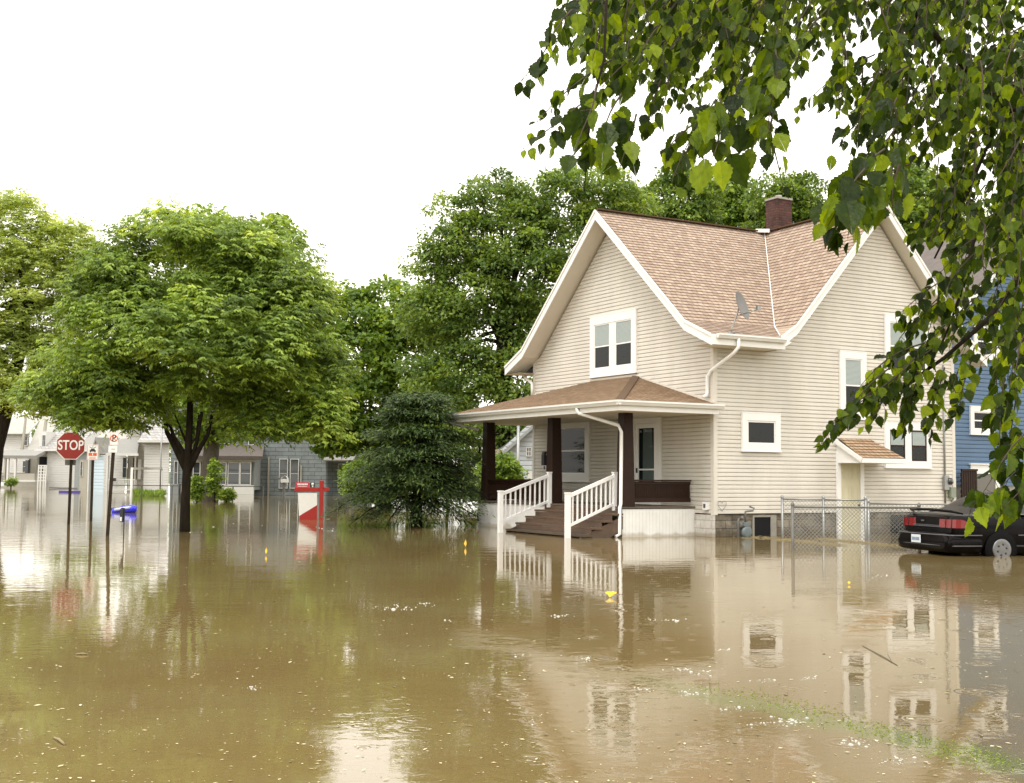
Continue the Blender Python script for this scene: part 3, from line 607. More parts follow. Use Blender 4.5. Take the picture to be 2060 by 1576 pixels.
# ---------------------------------------------------------------- black car
def hb(a, b, z=0): return HM @ Vector((b, a, z))
r0, r1 = hb(-5.85,-.02), hb(-7.64,-.47); mid = (r0+r1)/2; rv = (r1-r0).normalized(); hd = Vector((-rv.y, rv.x, 0))
if hd.dot(Vector((1,1,0))) < 0: hd = -hd
car = empty('parked_car', (mid.x, mid.y, -.205), math.atan2(hd.y, hd.x), 'black four door saloon car parked in flood water, rear and right side to the viewer', 'car')
def loft(secs, name, mat_, parent, closed=True, caps=True, smooth=True):
    m = MB(); n = len(secs[0]); 
    for s in secs: m.v += [tuple(p) for p in s]
    for i in range(len(secs)-1):
        for k in range(n if closed else n-1):
            k2 = (k+1) % n; m.f.append((i*n+k, i*n+k2, (i+1)*n+k2, (i+1)*n+k))
            if smooth: m.sm.add(len(m.f)-1)
    if caps: m.f.append(tuple(range(n))); m.f.append(tuple(reversed(range((len(secs)-1)*n, len(secs)*n))))
    o = m.build(name, mat_, parent); return o
def csec(x, w_, zt, zb, sh=.0):
    half = [(0,zt),(w_*.5,zt-.004),(w_*.80,zt-.02),(w_*.92,zt-.055),(w_*.985,zt-.16),(w_,zt-.30 if zt-.30 > zb+.2 else (zt+zb)/2),(w_*.985,zb+.12),(w_*.95,zb+.03),(w_*.85,zb)]
    return [(x, y, z) for y, z in half] + [(x, -y, z) for y, z in reversed(half[1:])]
loft([csec(.07,.78,.93,.62), csec(.10,.85,.965,.5), csec(.22,.885,.995,.4), csec(.6,.905,1.01,.3), csec(1.1,.92,1.0,.25), csec(2,.925,.985,.22), csec(3.2,.925,.97,.22), csec(3.9,.915,.93,.22), csec(4.5,.88,.84,.25), csec(4.8,.78,.74,.3), csec(4.9,.6,.66,.35)], 'body', M['carpaint'], car)
loft([csec(-.08,.78,.61,.34), csec(-.06,.84,.63,.30), csec(.03,.893,.655,.27), csec(.30,.915,.665,.25), csec(.62,.925,.66,.25)], 'bumper', M['carpaint'], car)
m = MB()
m.tube([(.60,-.945,.60),(.3,-.935,.60),(.05,-.905,.60),(-.035,-.84,.60),(-.075,-.6,.60),(-.085,0,.60),(-.075,.6,.60),(-.035,.84,.60),(.05,.905,.60),(.3,.935,.60)], .012, 6)
m.tube([(1.4,-.947,.60),(3.4,-.947,.60)], .012, 6)
m.tube([(.60,-.93,.40),(.3,-.925,.40),(.05,-.89,.40),(-.035,-.82,.40),(-.07,-.6,.40),(-.075,0,.40),(-.07,.6,.40),(-.035,.82,.40)], .012, 6)
m.build('bumper_strip', M['cartrim'], car)
# greenhouse
def gsec(x, wt, wb, zt, zb=.97): return [(x,-wb,zb),(x,-(wt+wb)/2-.02,(zt+zb)/2+.02),(x,-wt,zt-.03),(x,-wt*.8,zt),(x,0,zt+.012),(x,wt*.8,zt),(x,wt,zt-.03),(x,(wt+wb)/2+.02,(zt+zb)/2+.02),(x,wb,zb)]
loft([gsec(.62,.72,.76,1.0), gsec(.9,.68,.80,1.13), gsec(1.25,.63,.83,1.30), gsec(1.55,.60,.84,1.38), gsec(2.1,.59,.84,1.41), gsec(2.7,.59,.84,1.39), gsec(3.1,.63,.83,1.25), gsec(3.75,.74,.80,.98)], 'cabin', M['carpaint'], car)
m = MB()
for i in range(6):    # rear window, curved
    y0, y1 = -.62+i*1.24/6, -.62+(i+1)*1.24/6; f_ = lambda y: .05*(y/.62)**2
    m.face([(.70+f_(y0),y0*1.08,1.045),(.70+f_(y1),y1*1.08,1.045),(1.42+f_(y1)*.6,y1*.9,1.375-.02*(y1/.62)**2),(1.42+f_(y0)*.6,y0*.9,1.375-.02*(y0/.62)**2)], smooth=True)
m.build('rear_window', M['carglass'], car)
for s in (-1, 1):
    m = MB(); yb, yt = s*.862, s*.648
    m.prism([(1.02,yb,1.005),(1.98,yb,1.005),(1.98,yt,1.345),(1.62,yt,1.345),(1.25,s*.74,1.24)], (0,s*.006,0)); m.build('side_window', M['carglass'], car)
    m = MB(); m.prism([(2.06,yb,1.005),(3.2,yb,1.005),(2.75,yt,1.335),(2.06,yt,1.345)], (0,s*.006,0)); m.build('side_window', M['carglass'], car)
    m = MB(); m.bar((1.0,s*.88,.995),(3.3,s*.88,.995),.012,.015); m.build('window_moulding', M['galv'], car)
    for wx in (1.03, 3.82):
        m = MB(); m.lathe([(0,0),(.35,0),(.35,s*.012),(0,s*.012)], (wx,s*.915,.33), 26, 'Y'); wa = m.build('wheel_arch', M['tyre'], car)
        m = MB(); m.lathe([(.19,s*.0),(.30,s*.0),(.32,-s*.03),(.32,-s*.2),(.19,-s*.2)], (wx,s*.945,.33), 26, 'Y'); wh = m.build('wheel', M['tyre'], car)
        m = MB(); m.lathe([(0,s*.012),(.05,s*.012),(.14,s*.004),(.19,s*.012),(.205,s*.004),(.205,-s*.01)], (wx,s*.945,.33), 26, 'Y'); ri = m.build('rim', M['rim'], wh)
        m = MB()
        for k in range(6):
            q = k*math.pi/3+.3; m.lathe([(0,0),(.022,0),(.022,s*.003),(0,s*.003)], (wx+.10*math.cos(q),s*.9535,.33+.10*math.sin(q)), 8, 'Y')
        m.build('rim_hole', M['black'], wh)
    # tail lamp, wrapping round the corner
    m = MB(); pts = [(.035,.42),(.04,.60),(.05,.77),(.085,.868),(.17,.905),(.30,.922)]
    for (x0,y0),(x1,y1) in zip(pts, pts[1:]):
        zt0 = .895 if x0 < .2 else .885-.35*(x0-.2); zt1 = .895 if x1 < .2 else .885-.35*(x1-.2)
        m.hexa([(x0,s*y0,.735),(x1,s*y1,.735),(x1+.05,s*(y1-.04),.735),(x0+.05,s*(y0-.04),.735),(x0+.012,s*y0,zt0),(x1+.012,s*y1,zt1),(x1+.06,s*(y1-.04),zt1),(x0+.06,s*(y0-.04),zt0)])
    tl = m.build('tail_lamp', M['tail'], car)
    m = MB()
    for (x0,y0) in (pts[1], pts[2]): m.bar((x0-.003,s*(y0+.01),.735),(x0+.010,s*(y0+.01),.91),.012)
    m.build('lamp_divider', M['black'], tl)
    m = MB(); m.bar((1.72,s*.945,.87),(1.9,s*.945,.87),.02,.03); m.build('door_handle', M['carpaint'], car)
m = MB(); m.tube([(.30,-.80,1.0),(.14,-.66,1.045),(.10,-.3,1.06),(.09,0,1.065),(.10,.3,1.06),(.14,.66,1.045),(.30,.80,1.0)], [.018,.026,.028,.028,.028,.026,.018], 8); m.build('spoiler', M['carpaint'], car)
m = MB(); m.box(.035,.06,-.44,.44,.765,.775); m.box(.035,.06,-.42,.42,.74,.755); m.build('boot_trim', M['cartrim'], car)
for s_ in (-1,1):
    m = MB()
    for x_, xe in ((1.93,1.99),(3.02,2.98)): m.bar((x_,s_*.934,.30),(xe,s_*.934,.88),.008,.008)
    m.bar((1.15,s_*.918,.93),(1.93,s_*.934,.93),.004,.006); m.bar((1.36,s_*.934,.40),(3.5,s_*.934,.40),.014,.03)
    m.build('door_seam', M['black2'], car)
m = MB(); m.box(.05,.065,.10,.19,.835,.86); m.build('badge', M['rim'], car)
m = MB(); m.box(-.105,-.095,-.01,.30,.42,.575); pl = m.build('number_plate', M['plate'], car, .004)
m = MB(); rr = random.Random(4)
for k in range(6): y = .03+k*.042; m.box(-.109,-.1055,y,y+.024,.465+rr.random()*.006,.525)
m.build('plate_marks', M['platem'], pl)

# ---------------------------------------------------------------- blue house
BA = 2.6
def fBl(u, z, o): return hp(BA-o, u, z)
bb0, bb1, bk = 9.75, 21.0, 15.6; BE = 5.55
p = HM @ Vector((bb0, BA, 0)); bh = empty('blue_house', HC, HROT, 'blue sided gabled house with white trim behind the car and foliage at right', 'house')
def extBl(z): return (bb0, bb1) if z < BE else (min(bk, bb0+(z-BE)*1.33), max(bk, bb1-(z-BE)*1.22))
m = MB(); siding(m, fBl, 1.25, BE+4.35, extBl, .13); m.face([fBl(bb0,-.9,0),fBl(bb0,-.9,-7),fBl(bb0,6,-7),fBl(bb0,6,0)]); m.build('wall', M['blueside'], bh)
m = MB(); m.box(bb0, bb1, BA, BA+.4, -.9, 1.25); m.build('foundation', M['concrete'], bh)
m = MB()
for (u0,z0,u1,z1) in ((bb0-.4,BE-.3,bk,BE+4.4),(bb1+.4,BE-.3,bk,BE+4.4)): m.hexa([fBl(u0,z0-.3,.3),fBl(u1,z1-.3,.3),fBl(u1,z1-.3,.36),fBl(u0,z0-.3,.36),fBl(u0,z0,.3),fBl(u1,z1,.3),fBl(u1,z1,.36),fBl(u0,z0,.36)])
wbox(m, fBl, bb0-.05, bb0+.1, -.2, 6, -.01, .04); m.build('trim', M['trim'], bh)
m = MB(); [m.prism([fBl(u,BE-.28,.36),fBl(bk,BE+4.42,.36),fBl(bk,BE+4.42,-5),fBl(u,BE-.28,-5)], (0,0,.06)) for u in (bb0-.4, bb1+.4)]; m.build('roof', M['broof'], bh)
def bu(px, py):
    r = ray(px, py); O_ = Vector((0,0,H)); n = (HM.to_3x3() @ Vector((0,1,0))); p0 = HM @ Vector((0,BA-.06,0)); t_ = (p0-O_).dot(n)/r.dot(n); q = HM.inverted() @ (O_+r*t_); return q.x, q.z
u0, z1 = bu(1953,935); u1, z0 = bu(2012,1012)
m = MB(); ring(m, fBl, u0, u1, z0-1, z1, .18, -.01, .06, .28); wbox(m, fBl, u0-.05, u1+.05, z1, z1+.04, -.01, .1); dd = m.build('porch_door', M['trim'], bh)
m = MB(); wbox(m, fBl, u0+.17, u1-.17, z0-.9, z1-.26, -.01, .03); m.build('pane', mat('dusty_glass', (.12,.11,.09), .2), dd)
ua, zb_ = bu(1953,873); ub, zc = bu(2000,820); window(fBl, ua, ub, zb_, zc, bh, blind=(0,0), cas=.14)
ua, zb_ = bu(1960,720); ub, zc = bu(2010,655); window(fBl, ua, ub, zb_, zc, bh, blind=(0,0), cas=.14)
ua, zb_ = bu(1921,1002); ub, zc = bu(1952,948)
t = empty('lattice_screen', HC, HROT, 'dark brown wooden screen with pierced slots between the beige and blue houses', 'screen')
m = MB(); wd = (ub-ua)
for k in range(7):
    a = ua+wd*k/7; wbox(m, lambda u,z,o: fBl(u,z,o+.3), a, a+wd/7*.8, -.6, zc, 0, .03)
wbox(m, lambda u,z,o: fBl(u,z,o+.3), ua, ub, zc, zc+.06, -.01, .05)
for k in range(10): z = zc-.12-k*.17; wbox(m, lambda u,z,o: fBl(u,z,o+.3), ua, ub, z-.05, z+.05, -.02, .0)
m.build('slat', M['brown'], t)

# ---------------------------------------------------------------- houses across the water, authored by their position along the far shore
class Far:
    def __init__(s, name, label, px0, Y, cat='house'):
        s.px0 = px0; s.Y = Y; s.k = Y/F; s.hz = hor(px0); c = AY(px0, s.hz, Y); s.rot = -math.atan2(c.x, c.y)
        s.k = math.hypot(c.x, c.y)/F*1.0*(1/math.sqrt(1+((px0-1030)/F)**2)) * math.sqrt(1+((px0-1030)/F)**2)
        s.k = Y/F
        s.root = empty(name, (c.x, c.y, 0), s.rot*0, label, cat)
    def X(s, px): return (px-s.px0)*s.k
    def Z(s, py): return (s.hz-py)*s.k+H
    def box(s, name, x0, x1, y0, y1, mt, d0=0, d1=4, parent=None):   # y0 top, y1 bottom in photo rows
        m = MB(); z0 = -.9 if y1 is None else s.Z(y1); m.box(s.X(x0), s.X(x1), d0, d1, z0, s.Z(y0)); return m.build(name, M[mt], parent or s.root)
    def quad(s, name, pts, mt, th=.12, parent=None):      # pts: (px, py, depth)
        P = [Vector((s.X(x)*(1+d/s.Y), d, (s.hz-y)*s.k*(1+d/s.Y)+H)) for x, y, d in pts]; m = MB(); n = (P[1]-P[0]).cross(P[2]-P[0]).normalized(); m.prism(P, n*th*(-1 if n.y < 0 or n.z < -.1 else -1)*(1 if n.z > 0 or n.y < 0 else -1)); return m.build(name, M[mt], parent or s.root)
    def lap(s, name, x0, x1, y0, y1, mt, d=0, step=.22, top=None):   # lapped siding wall
        m = MB(); A, B = s.X(x0), s.X(x1); z0 = -.3 if y1 is None else s.Z(y1)
        siding(m, lambda u, z, o: Vector((u, d-o, z)), z0, s.Z(y0), (lambda z: (A, B)) if top is None else (lambda z: (max(A, min(s.X(top[0]), A+(z-s.Z(top[1]))*(s.X(top[0])-A)/(s.Z(top[2])-s.Z(top[1])))) if z > s.Z(top[1]) else A, min(B, B-(z-s.Z(top[1]))*(B-s.X(top[0]))/(s.Z(top[2])-s.Z(top[1]))) if z > s.Z(top[1]) else B)), step, .03)
        return m.build(name, M[mt], s.root)
    def win(s, x0, x1, y0, y1, d=0, mt='lwhite', bars=1, cas=1.2, cols=1, glass='dkglass'):
        A, B, z0, z1 = s.X(x0), s.X(x1), s.Z(y1), s.Z(y0); c = cas*s.k; fn = lambda u, z, o: Vector((u, d-o, z))
        m = MB(); ring(m, fn, A-c, B+c, z0-c, z1+c, c, -.02, .08)
        for k in range(bars): z = z0+(z1-z0)*(k+1)/(bars+1); wbox(m, fn, A, B, z-c*.3, z+c*.3, 0, .05)
        for k in range(1, cols): u = A+(B-A)*k/cols; wbox(m, fn, u-c*.5, u+c*.5, z0, z1, 0, .06)
        w_ = m.build('window', M[mt], s.root); m = MB(); wbox(m, fn, A, B, z0, z1, -.02, .02); m.build('pane', M[glass], w_); return w_
# far left white house with a porch
h = Far('white_house', 'white house with steep grey dormer roof and open porch at the far left', 70, 118)
h.lap('wall', -40, 33, 868, 952, 'lwhite', d=3); h.lap('side_wall', 94, 152, 905, None, 'lwhite', d=0); h.box('inner_wall', -40, 95, 905, None, 'tan', 3.2, 8)
h.quad('roof', [(-40,872,2.6),(34,872,2.6),(34,842,6),(-40,842,6)], 'lroof'); h.quad('roof', [(40,907,1.5),(74,907,1.5),(70,838,6),(34,838,6)], 'lroof')
h.quad('roof', [(74,906,-.4),(156,906,-.4),(150,858,5),(78,858,5)], 'shing'); h.box('gable_wall', 72, 86, 868, 906, 'lwhite', .5, 3); h.win(80, 86, 876, 898, .45, cols=2, cas=.5)
h.quad('rake', [(28,905,1.4),(33,905,1.4),(37,840,1.4),(35,838,1.4)], 'tan', .3); h.quad('rake', [(68,905,1.3),(74,905,1.3),(80,845,1.3),(76,842,1.3)], 'tan', .3)
h.box('fascia', -40, 33, 870, 872.5, 'lwhite', 2.3, 2.6); h.box('gutter', 72, 156, 905, 908, 'lwhite', -.6, -.4); h.win(23.5, 29.5, 877, 895, 2.9)
h.quad('porch_roof', [(6,917,-3),(96,917,-3),(94,905,0),(16,905,0)], 'groof', .3); h.box('porch_beam', 7, 95, 917, 920, 'lwhite', -2.9, -2.7)
for a, b, mt in ((18,20.5,'tan'), (32,35.5,'tan'), (38,41.5,'lwhite'), (52.5,56,'lwhite')): h.box('porch_post', a, b, 919, 970, mt, -2.9, -2.6)
h.box('porch_parapet', 40, 93, 953, 967, 'tan', -2.85, -2.75); h.box('porch_parapet', 17, 34, 953, 970, 'tan', -2.85, -2.75); h.box('porch_floor', 33, 95, 966, 969, 'lwhite', -2.95, 0)
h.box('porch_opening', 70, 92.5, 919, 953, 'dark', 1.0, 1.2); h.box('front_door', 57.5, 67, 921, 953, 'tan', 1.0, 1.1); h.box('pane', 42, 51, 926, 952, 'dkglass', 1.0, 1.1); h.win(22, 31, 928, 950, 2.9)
h.quad('step_rail', [(7,966,-3.2),(8,972,-3.2),(34,956,-3.1),(34,953,-3.1)], 'tan', .1)
for k in range(3): h.box('step', 33-k*1.5, 45+k, 970+2.6*k, 972.6+2.6*k, 'lwhite', -3.6-.4*k, -3)
# white lattice plant rack on that porch
r = Far('plant_rack', 'white slatted rack standing against the porch of the far left house', 84, 114, 'rack')
m = MB()
for x in (77, 82, 88, 92): m.bar((r.X(x),0,-.3), (r.X(x+1),0,r.Z(936)), .12)
for y in (937, 942, 949, 955, 961, 967): m.bar((r.X(76.5),0,r.Z(y)), (r.X(93.5),0,r.Z(y)), .1)
m.build('frame', M['lwhite'], r.root)
# narrow grey house
h = Far('grey_annex', 'narrow slate grey house front with a single door between the two white houses', 168, 112)
h.box('wall', 150, 187, 905, None, 'grey', 0, 5); h.quad('roof', [(147,907,-.5),(189,907,-.5),(186,868,5),(152,868,5)], 'groof'); h.box('fascia', 147, 189, 906, 909, 'lwhite', -.6, -.4)
h.box('front_door', 161, 176, 925, 985, 'tan', -.1, 0); h.win(163, 167, 929, 958, -.12, cas=.7); h.box('pilaster', 179, 181, 925, 975, 'lwhite', -.1, 0)
m = MB(); m.bar((h.X(125),-3,h.Z(981)),(h.X(180),-3,h.Z(982)),.12); m.build('threshold_rail', M['dgalv'], h.root)
# white house with grey hipped entry
h = Far('white_house', 'white sided house with a grey hipped entry porch behind the no parking sign', 265, 96)
h.lap('wall', 186, 236, 880, None, 'lwhite', d=2); h.lap('wing_wall', 293, 343, 888, None, 'lwhite', d=-.5, step=.2); h.lap('gable_wall', 240, 300, 836, 990, 'tan', d=2, step=.2)
h.quad('roof', [(178,888,1.5),(240,888,1.5),(240,845,5),(178,845,5)], 'lroof'); h.quad('roof', [(283,890,-1),(346,890,-1),(340,830,4),(276,830,4)], 'shing')
h.box('gutter', 284, 346, 887, 891, 'lwhite', -1.2, -1.0); h.win(264, 271, 857, 876, 1.9, cols=2, cas=.5)
h.quad('entry_roof', [(224,914,-1.5),(287,914,-1.5),(264,881,1.8),(228,883,1.8)], 'groof'); h.box('entry_beam', 224, 288, 913, 918, 'lwhite', -1.5, -1.3)
h.quad('porch_gable', [(198,914,-1.8),(216,914,-1.8),(205.5,884,-1.8)], 'tan', .15); h.quad('gable_rake', [(195,918,-1.9),(198,918,-1.9),(206,887,-1.9),(205,880,-1.9)], 'groof', .2); h.quad('gable_rake', [(216,914,-1.9),(220,914,-1.9),(205,880,-1.9),(206,887,-1.9)], 'groof', .2)
h.quad('porch_roof', [(216,914,-1.8),(228,914,-1),(224,882,2),(205,881,-1.8)], 'groof')
h.lap('curtain_wall', 197, 222, 918, None, 'ltblue', d=-1.5, step=.25); h.box('porch_post', 192, 195, 916, None, 'lwhite', -1.8, -1.5); h.box('porch_post', 226, 229.5, 918, None, 'lwhite', -1.5, -1.2); h.box('porch_post', 281, 283, 918, 972, 'tan', -1.4, -1.2)
h.win(232, 239, 921, 961, 1.9, cas=.9); h.box('front_door', 253, 258, 921, 965, 'brown', 1.8, 1.95); h.box('storm_door', 263, 269, 924, 965, 'blind', 1.8, 1.95)
m = MB()
for x in range(232, 289, 3): m.bar((h.X(x),-1.5,h.Z(985)), (h.X(x),-1.5,h.Z(965)), .04)
m.bar((h.X(231),-1.5,h.Z(965)), (h.X(284),-1.5,h.Z(965)), .08); m.bar((h.X(236),-1.5,h.Z(985)), (h.X(284),-1.5,h.Z(985)), .08); m.bar((h.X(236),-1.5,-.3), (h.X(236),-1.5,h.Z(965)), .08); m.build('porch_railing', M['lwhite'], h.root)
h.box('flower_box', 237, 247, 962, 968, 'black', -1.9, -1.6)
# big grey house
h = Far('grey_house', 'large slate grey shingled house with a long enclosed porch behind the bushy tree', 500, 84)
h.box('wall', 343, 655, 790, None, 'asbest', 0, 8); h.box('wing_wall', 655, 722, 840, None, 'asbest', 1.2, 8); h.quad('roof', [(336,792,-.6),(662,792,-.6),(640,740,4),(360,740,4)], 'groof')
h.quad('wing_roof', [(650,843,.6),(728,843,.6),(720,820,4),(652,820,4)], 'groof')
h.quad('porch_roof', [(378,918,-2.6),(544,918,-2.6),(530,896,0),(390,896,0)], 'broof', .25); h.box('porch_beam', 380, 527, 918, 930, 'tan', -2.4, -2.2)
h.box('porch_sill', 384, 525, 976, 997, 'lwhite', -2.4, -2.1); h.box('porch_back', 384, 524, 925, 985, 'grey', -2.0, 0); h.box('foundation', 384, 525, 997, None, 'concrete', -2.35, -.1)
for a, b in ((388,400),(407,419),(430,445),(451,470),(475,496),(499,518)): h.win(a, b, 932, 974, -2.25, 'lwhite')
h.box('wing_sill', 350, 365, 975, None, 'grey', -.6, 0); h.win(352, 358, 930, 975, -.05, 'lwhite')
h.win(563, 578, 924, 981, -.05, 'lwhite'); h.win(585, 600, 924, 981, -.05, 'lwhite'); h.box('downspout', 539.5, 542, 920, None, 'tan', -.2, 0); h.box('downspout', 605, 607, 935, None, 'tan', -.2, 0)
h.win(351, 355, 865, 892, -.05); h.win(440, 461, 868, 893, -.05); h.win(500, 508, 868, 895, -.05); h.win(650, 668, 868, 892, -.05); h.win(672, 690, 868, 892, 1.1); h.quad('awning', [(652,924,-.4),(712,924,-.4),(712,905,1.2),(654,905,1.2)], 'groof', .1); h.win(676, 700, 932, 985, 1.1, 'tan')
# house mailbox on its post
t = Far('mailbox', 'small white mailbox on a grey post in front of the big grey house', 571, 66, 'mailbox')
m = MB(); m.box(-.5*.26, .26*.9, -.2, .2, t.Z(971), t.Z(964)); m.lathe([(.17,-.2),(.17,.2)], (.05,0,t.Z(964)), 12, 'Y'); m.build('box', M['wsign'], t.root)
m = MB(); m.box(-.03, .08, -.05, .05, -.8, t.Z(971)); m.box(-.3, -.1, -.05, .1, t.Z(965), t.Z(962)); m.build('post', M['dgalv'], t.root)
# garage with basketball hoop, seen through the porch
h = Far('grey_garage', 'pale grey gabled garage with shingle roof seen through the porch opening', 1035, 52)
m = MB(); fn = lambda u, z, o: Vector((u, -o, z)); A, B = h.X(1008), h.X(1110); zk = h.Z(905)
def exg(z):
    if z < zk: return (A, B)
    return (min(h.X(1075), A+(z-zk)*(h.X(1080)-A)/(h.Z(838)-zk)), B)
siding(m, fn, -.3, h.Z(840), exg, .2, .03); m.build('wall', M['grey'] if False else mat('pale_grey_siding', (.42,.45,.47), .7, .08, 2), h.root)
h.quad('roof', [(1004,914,-.3),(1078,850,-.3),(1040,850,7),(985,868,9)], 'shing'); h.quad('rake', [(1004,917,-.35),(1008,920,-.35),(1080,855,-.35),(1078,850,-.35)], 'grey', .08)
h.box('side_wall', 983, 1008, 905, 990, 'tbrick', .2, 7); h.win(1060, 1067, 901, 917, -.04, cols=2, cas=1.6); h.box('door', 1062, 1074, 950, None, 'lwhite', -.06, 0)
h.quad('roof', [(983,852,3),(1080,852,3),(1080,866,2),(983,905,2)], 'shing', .1)
t = Far('brick_chimney_house', 'distant roof with a red brick chimney showing past the porch post', 995, 62)
t.box('chimney', 988, 1001, 861, 877, 'rbrick', 0, 1); t.box('cap', 987, 1002, 857, 861, 'concrete', -.05, 1.05); t.box('wall', 975, 1030, 880, None, 'grey', .5, 5)
t = Far('basketball_hoop', 'grey basketball backboard on a black bracket by the pale garage', 1009, 49, 'basketball hoop')
m = MB(); a, b, c, d = t.X(998), t.X(1016), t.Z(924), t.Z(905); m.prism([(a,0,c),(b,0,c),(b,0,d-.15),(b-.1,0,d),(a+.1,0,d),(a,0,d-.15)], (0,.04,0)); m.build('backboard', M['concrete'], t.root)
m = MB(); m.tube([(0,.3,-.5),(0,.3,t.Z(925))], .06, 8); m.tube([(.1,0,t.Z(926)),(.25,.2,t.Z(938)),(.1,.3,t.Z(930))], .03, 6); m.build('post', M['black'], t.root)
t = Far('utility_pole', 'pale grey pole in front of the garage seen through the porch', 1042, 50, 'pole'); m = MB(); m.tube([(0,0,-.9),(0,0,t.Z(848))], .07, 10); m.build('shaft', M['galv'], t.root)
t = Far('utility_pole', 'thin pale pole rising beside the white clothes frame', 323, 80, 'pole'); m = MB(); m.tube([(0,0,-.9),(0,0,t.Z(845))], .05, 8); m.build('shaft', M['galv'], t.root)
# white clothes frame
p0, p1 = AY(265.5,943,54), AY(325.5,943,82); t = empty('clothes_frame', (p0.x,p0.y,0), 0, 'white painted post and beam frame in the water before the white house', 'frame')
q = p1-p0; m = MB(); m.tube([(0,0,-.9),(0,0,p0.z)], .055, 8); m.build('post', M['lwhite'], t); m = MB(); m.tube([(q.x,q.y,-.9),(q.x,q.y,p1.z)], .06, 8); m.build('post', M['lwhite'], t)
m = MB(); m.bar((0,0,p0.z), (q.x,q.y,p1.z), .1, .1); m.build('beam', M['lwhite'], t)
# wire fence along the far yards
p0, p1 = AY(224,976.5,70), AY(530,979.5,70); t = empty('wire_fence', (p0.x,p0.y,0), 0, 'low rusty wire fence along the far flooded yards', 'fence'); L = (p1-p0)
m = MB(); m.bar((0,0,p0.z), (L.x,L.y,p1.z), .05)
m.bar((0,0,p0.z*.35), (L.x,L.y,p1.z*.35), .015); m.build('top_rail', M['dgalv'], t)
for k in range(6): m = MB(); q = L*(k/5); m.tube([(q.x,q.y,-.9),(q.x,q.y,p0.z)], .035, 6); m.build('post', M['dgalv'], t)

# ---------------------------------------------------------------- signs
def polepost(name, mt, root, r, top, lean=(0,0), zb=-.9):
    m = MB(); m.bar((-lean[0]*.4, -lean[1]*.4, zb), (lean[0], lean[1], top), r*2, r*1.3, up=(0,1,0)); return m.build(name, M[mt], root)
g = G(138, 1056); S = 1/(F/g.y)
t = empty('stop_sign', (g.x,g.y,0), .12, 'red octagonal STOP sign on a dark post, leftmost of the signs in the water', 'stop sign')
cz = (hor(138)-897)*S+H; R_ = .385/math.cos(math.pi/8)
def octa(r, y, th): return [(r*math.cos(math.pi/8+k*math.pi/4), y, cz+r*math.sin(math.pi/8+k*math.pi/4)) for k in range(8)], (0,th,0)
polepost('post', 'pole', t, .035, cz+.2, (.02,0))
m = MB(); m.prism(*octa(R_, -.05, .006)); pn = m.build('panel', M['wsign'], t); m = MB(); m.prism(*octa(R_-.022, -.0535, .003)); m.build('red_face', M['red'], pn)
letters('STOP', .375, 'lettering', M['wsign'], t, (0,-.056,cz+.0), 0, sx=.77, off=.006)
m = MB(); m.box(-.16,.13,.04,.045,cz-.54,cz-.36); m.build('rear_plate', M['dgalv'], t)
g = G(183, 1049); S = g.y/F; t = empty('towing_sign', (g.x,g.y,0), .1, 'white and red towing sign between the stop sign and the no parking sign', 'sign')
zt, zb_ = (hor(183)-895)*S+H, (hor(183)-926)*S+H; wd = 11*S; polepost('post', 'pole', t, .035, zt-.1)
m = MB(); m.box(-wd,wd,-.055,-.05,zb_,zt); pn = m.build('panel', M['wsign'], t, .002)
fn = lambda u, z, o: Vector((u, -.055-o, z)); hh = zt-zb_; m = MB(); ring(m, fn, -wd*.95, wd*.95, zb_+.012, zt-.012, .008, 0, .002); wbox(m, fn, -wd*.72, wd*.72, zb_+hh*.27, zb_+hh*.46, 0, .002)
for k in range(2): wbox(m, fn, -wd*.6, wd*.55, zb_+hh*(.09+.08*k), zb_+hh*(.12+.08*k), 0, .002)
m.build('red_marks', M['orange'], pn)
m = MB(); wbox(m, fn, -wd*.55, wd*.55, zb_+hh*.55, zb_+hh*.64, 0, .002); m.prism([fn(-wd*.42,zb_+hh*.64,.0),fn(wd*.42,zb_+hh*.64,.0),fn(wd*.28,zb_+hh*.73,.0),fn(-wd*.28,zb_+hh*.73,.0)], (0,-.002,0))
wbox(m, fn, -wd*.5, -wd*.3, zb_+hh*.50, zb_+hh*.55, 0, .002); wbox(m, fn, wd*.3, wd*.5, zb_+hh*.50, zb_+hh*.55, 0, .002)
for s in (-1, 1): m.bar(fn(s*wd*.6,zb_+hh*.86,.001), fn(s*wd*.12,zb_+hh*.76,.001), .003, .014)
wbox(m, fn, -.006, .006, zb_+hh*.76, zb_+hh*.92, 0, .002); m.build('pictogram', M['black2'], pn)
m = MB(); wbox(m, fn, -.012, .012, zb_+hh*.30, zb_+hh*.43, .002, .004); m.build('white_mark', M['wsign'], pn)
g = G(216, 1078); S = g.y/F; t = empty('no_parking_sign', (g.x,g.y,0), .15, 'white no parking sign with orange ring on a leaning dark post', 'sign')
ln = 7*S; polepost('post', 'pole', t, .036, (hor(216)-900)*S+H, (ln,0)); zt, zb_ = (hor(216)-870)*S+H, (hor(216)-896)*S+H; wd = 8.3*S; cx = ln+.01
m = MB(); m.box(cx-wd,cx+wd,-.05,-.045,zb_,zt); m.box(cx-wd-.02,cx+wd-.02,-.05,-.045,zb_-.17,zb_-.015); pn = m.build('panel', M['wsign'], t, .002)
m = MB(); cz = (zt+zb_)/2; R_ = wd*.82; m.lathe([(R_-.014,-.054),(R_+.006,-.054),(R_+.006,-.05),(R_-.014,-.05)], (cx,0,cz+.008), 28, 'Y'); m.bar((cx-R_*.66,-.0565,cz+R_*.7), (cx+R_*.66,-.0565,cz-R_*.66), .003, .016, up=(0,0,1)); m.box(cx-wd*.55,cx+wd*.35,-.053,-.05,zb_-.1,zb_-.085); m.build('ring_mark', M['orange'], pn)
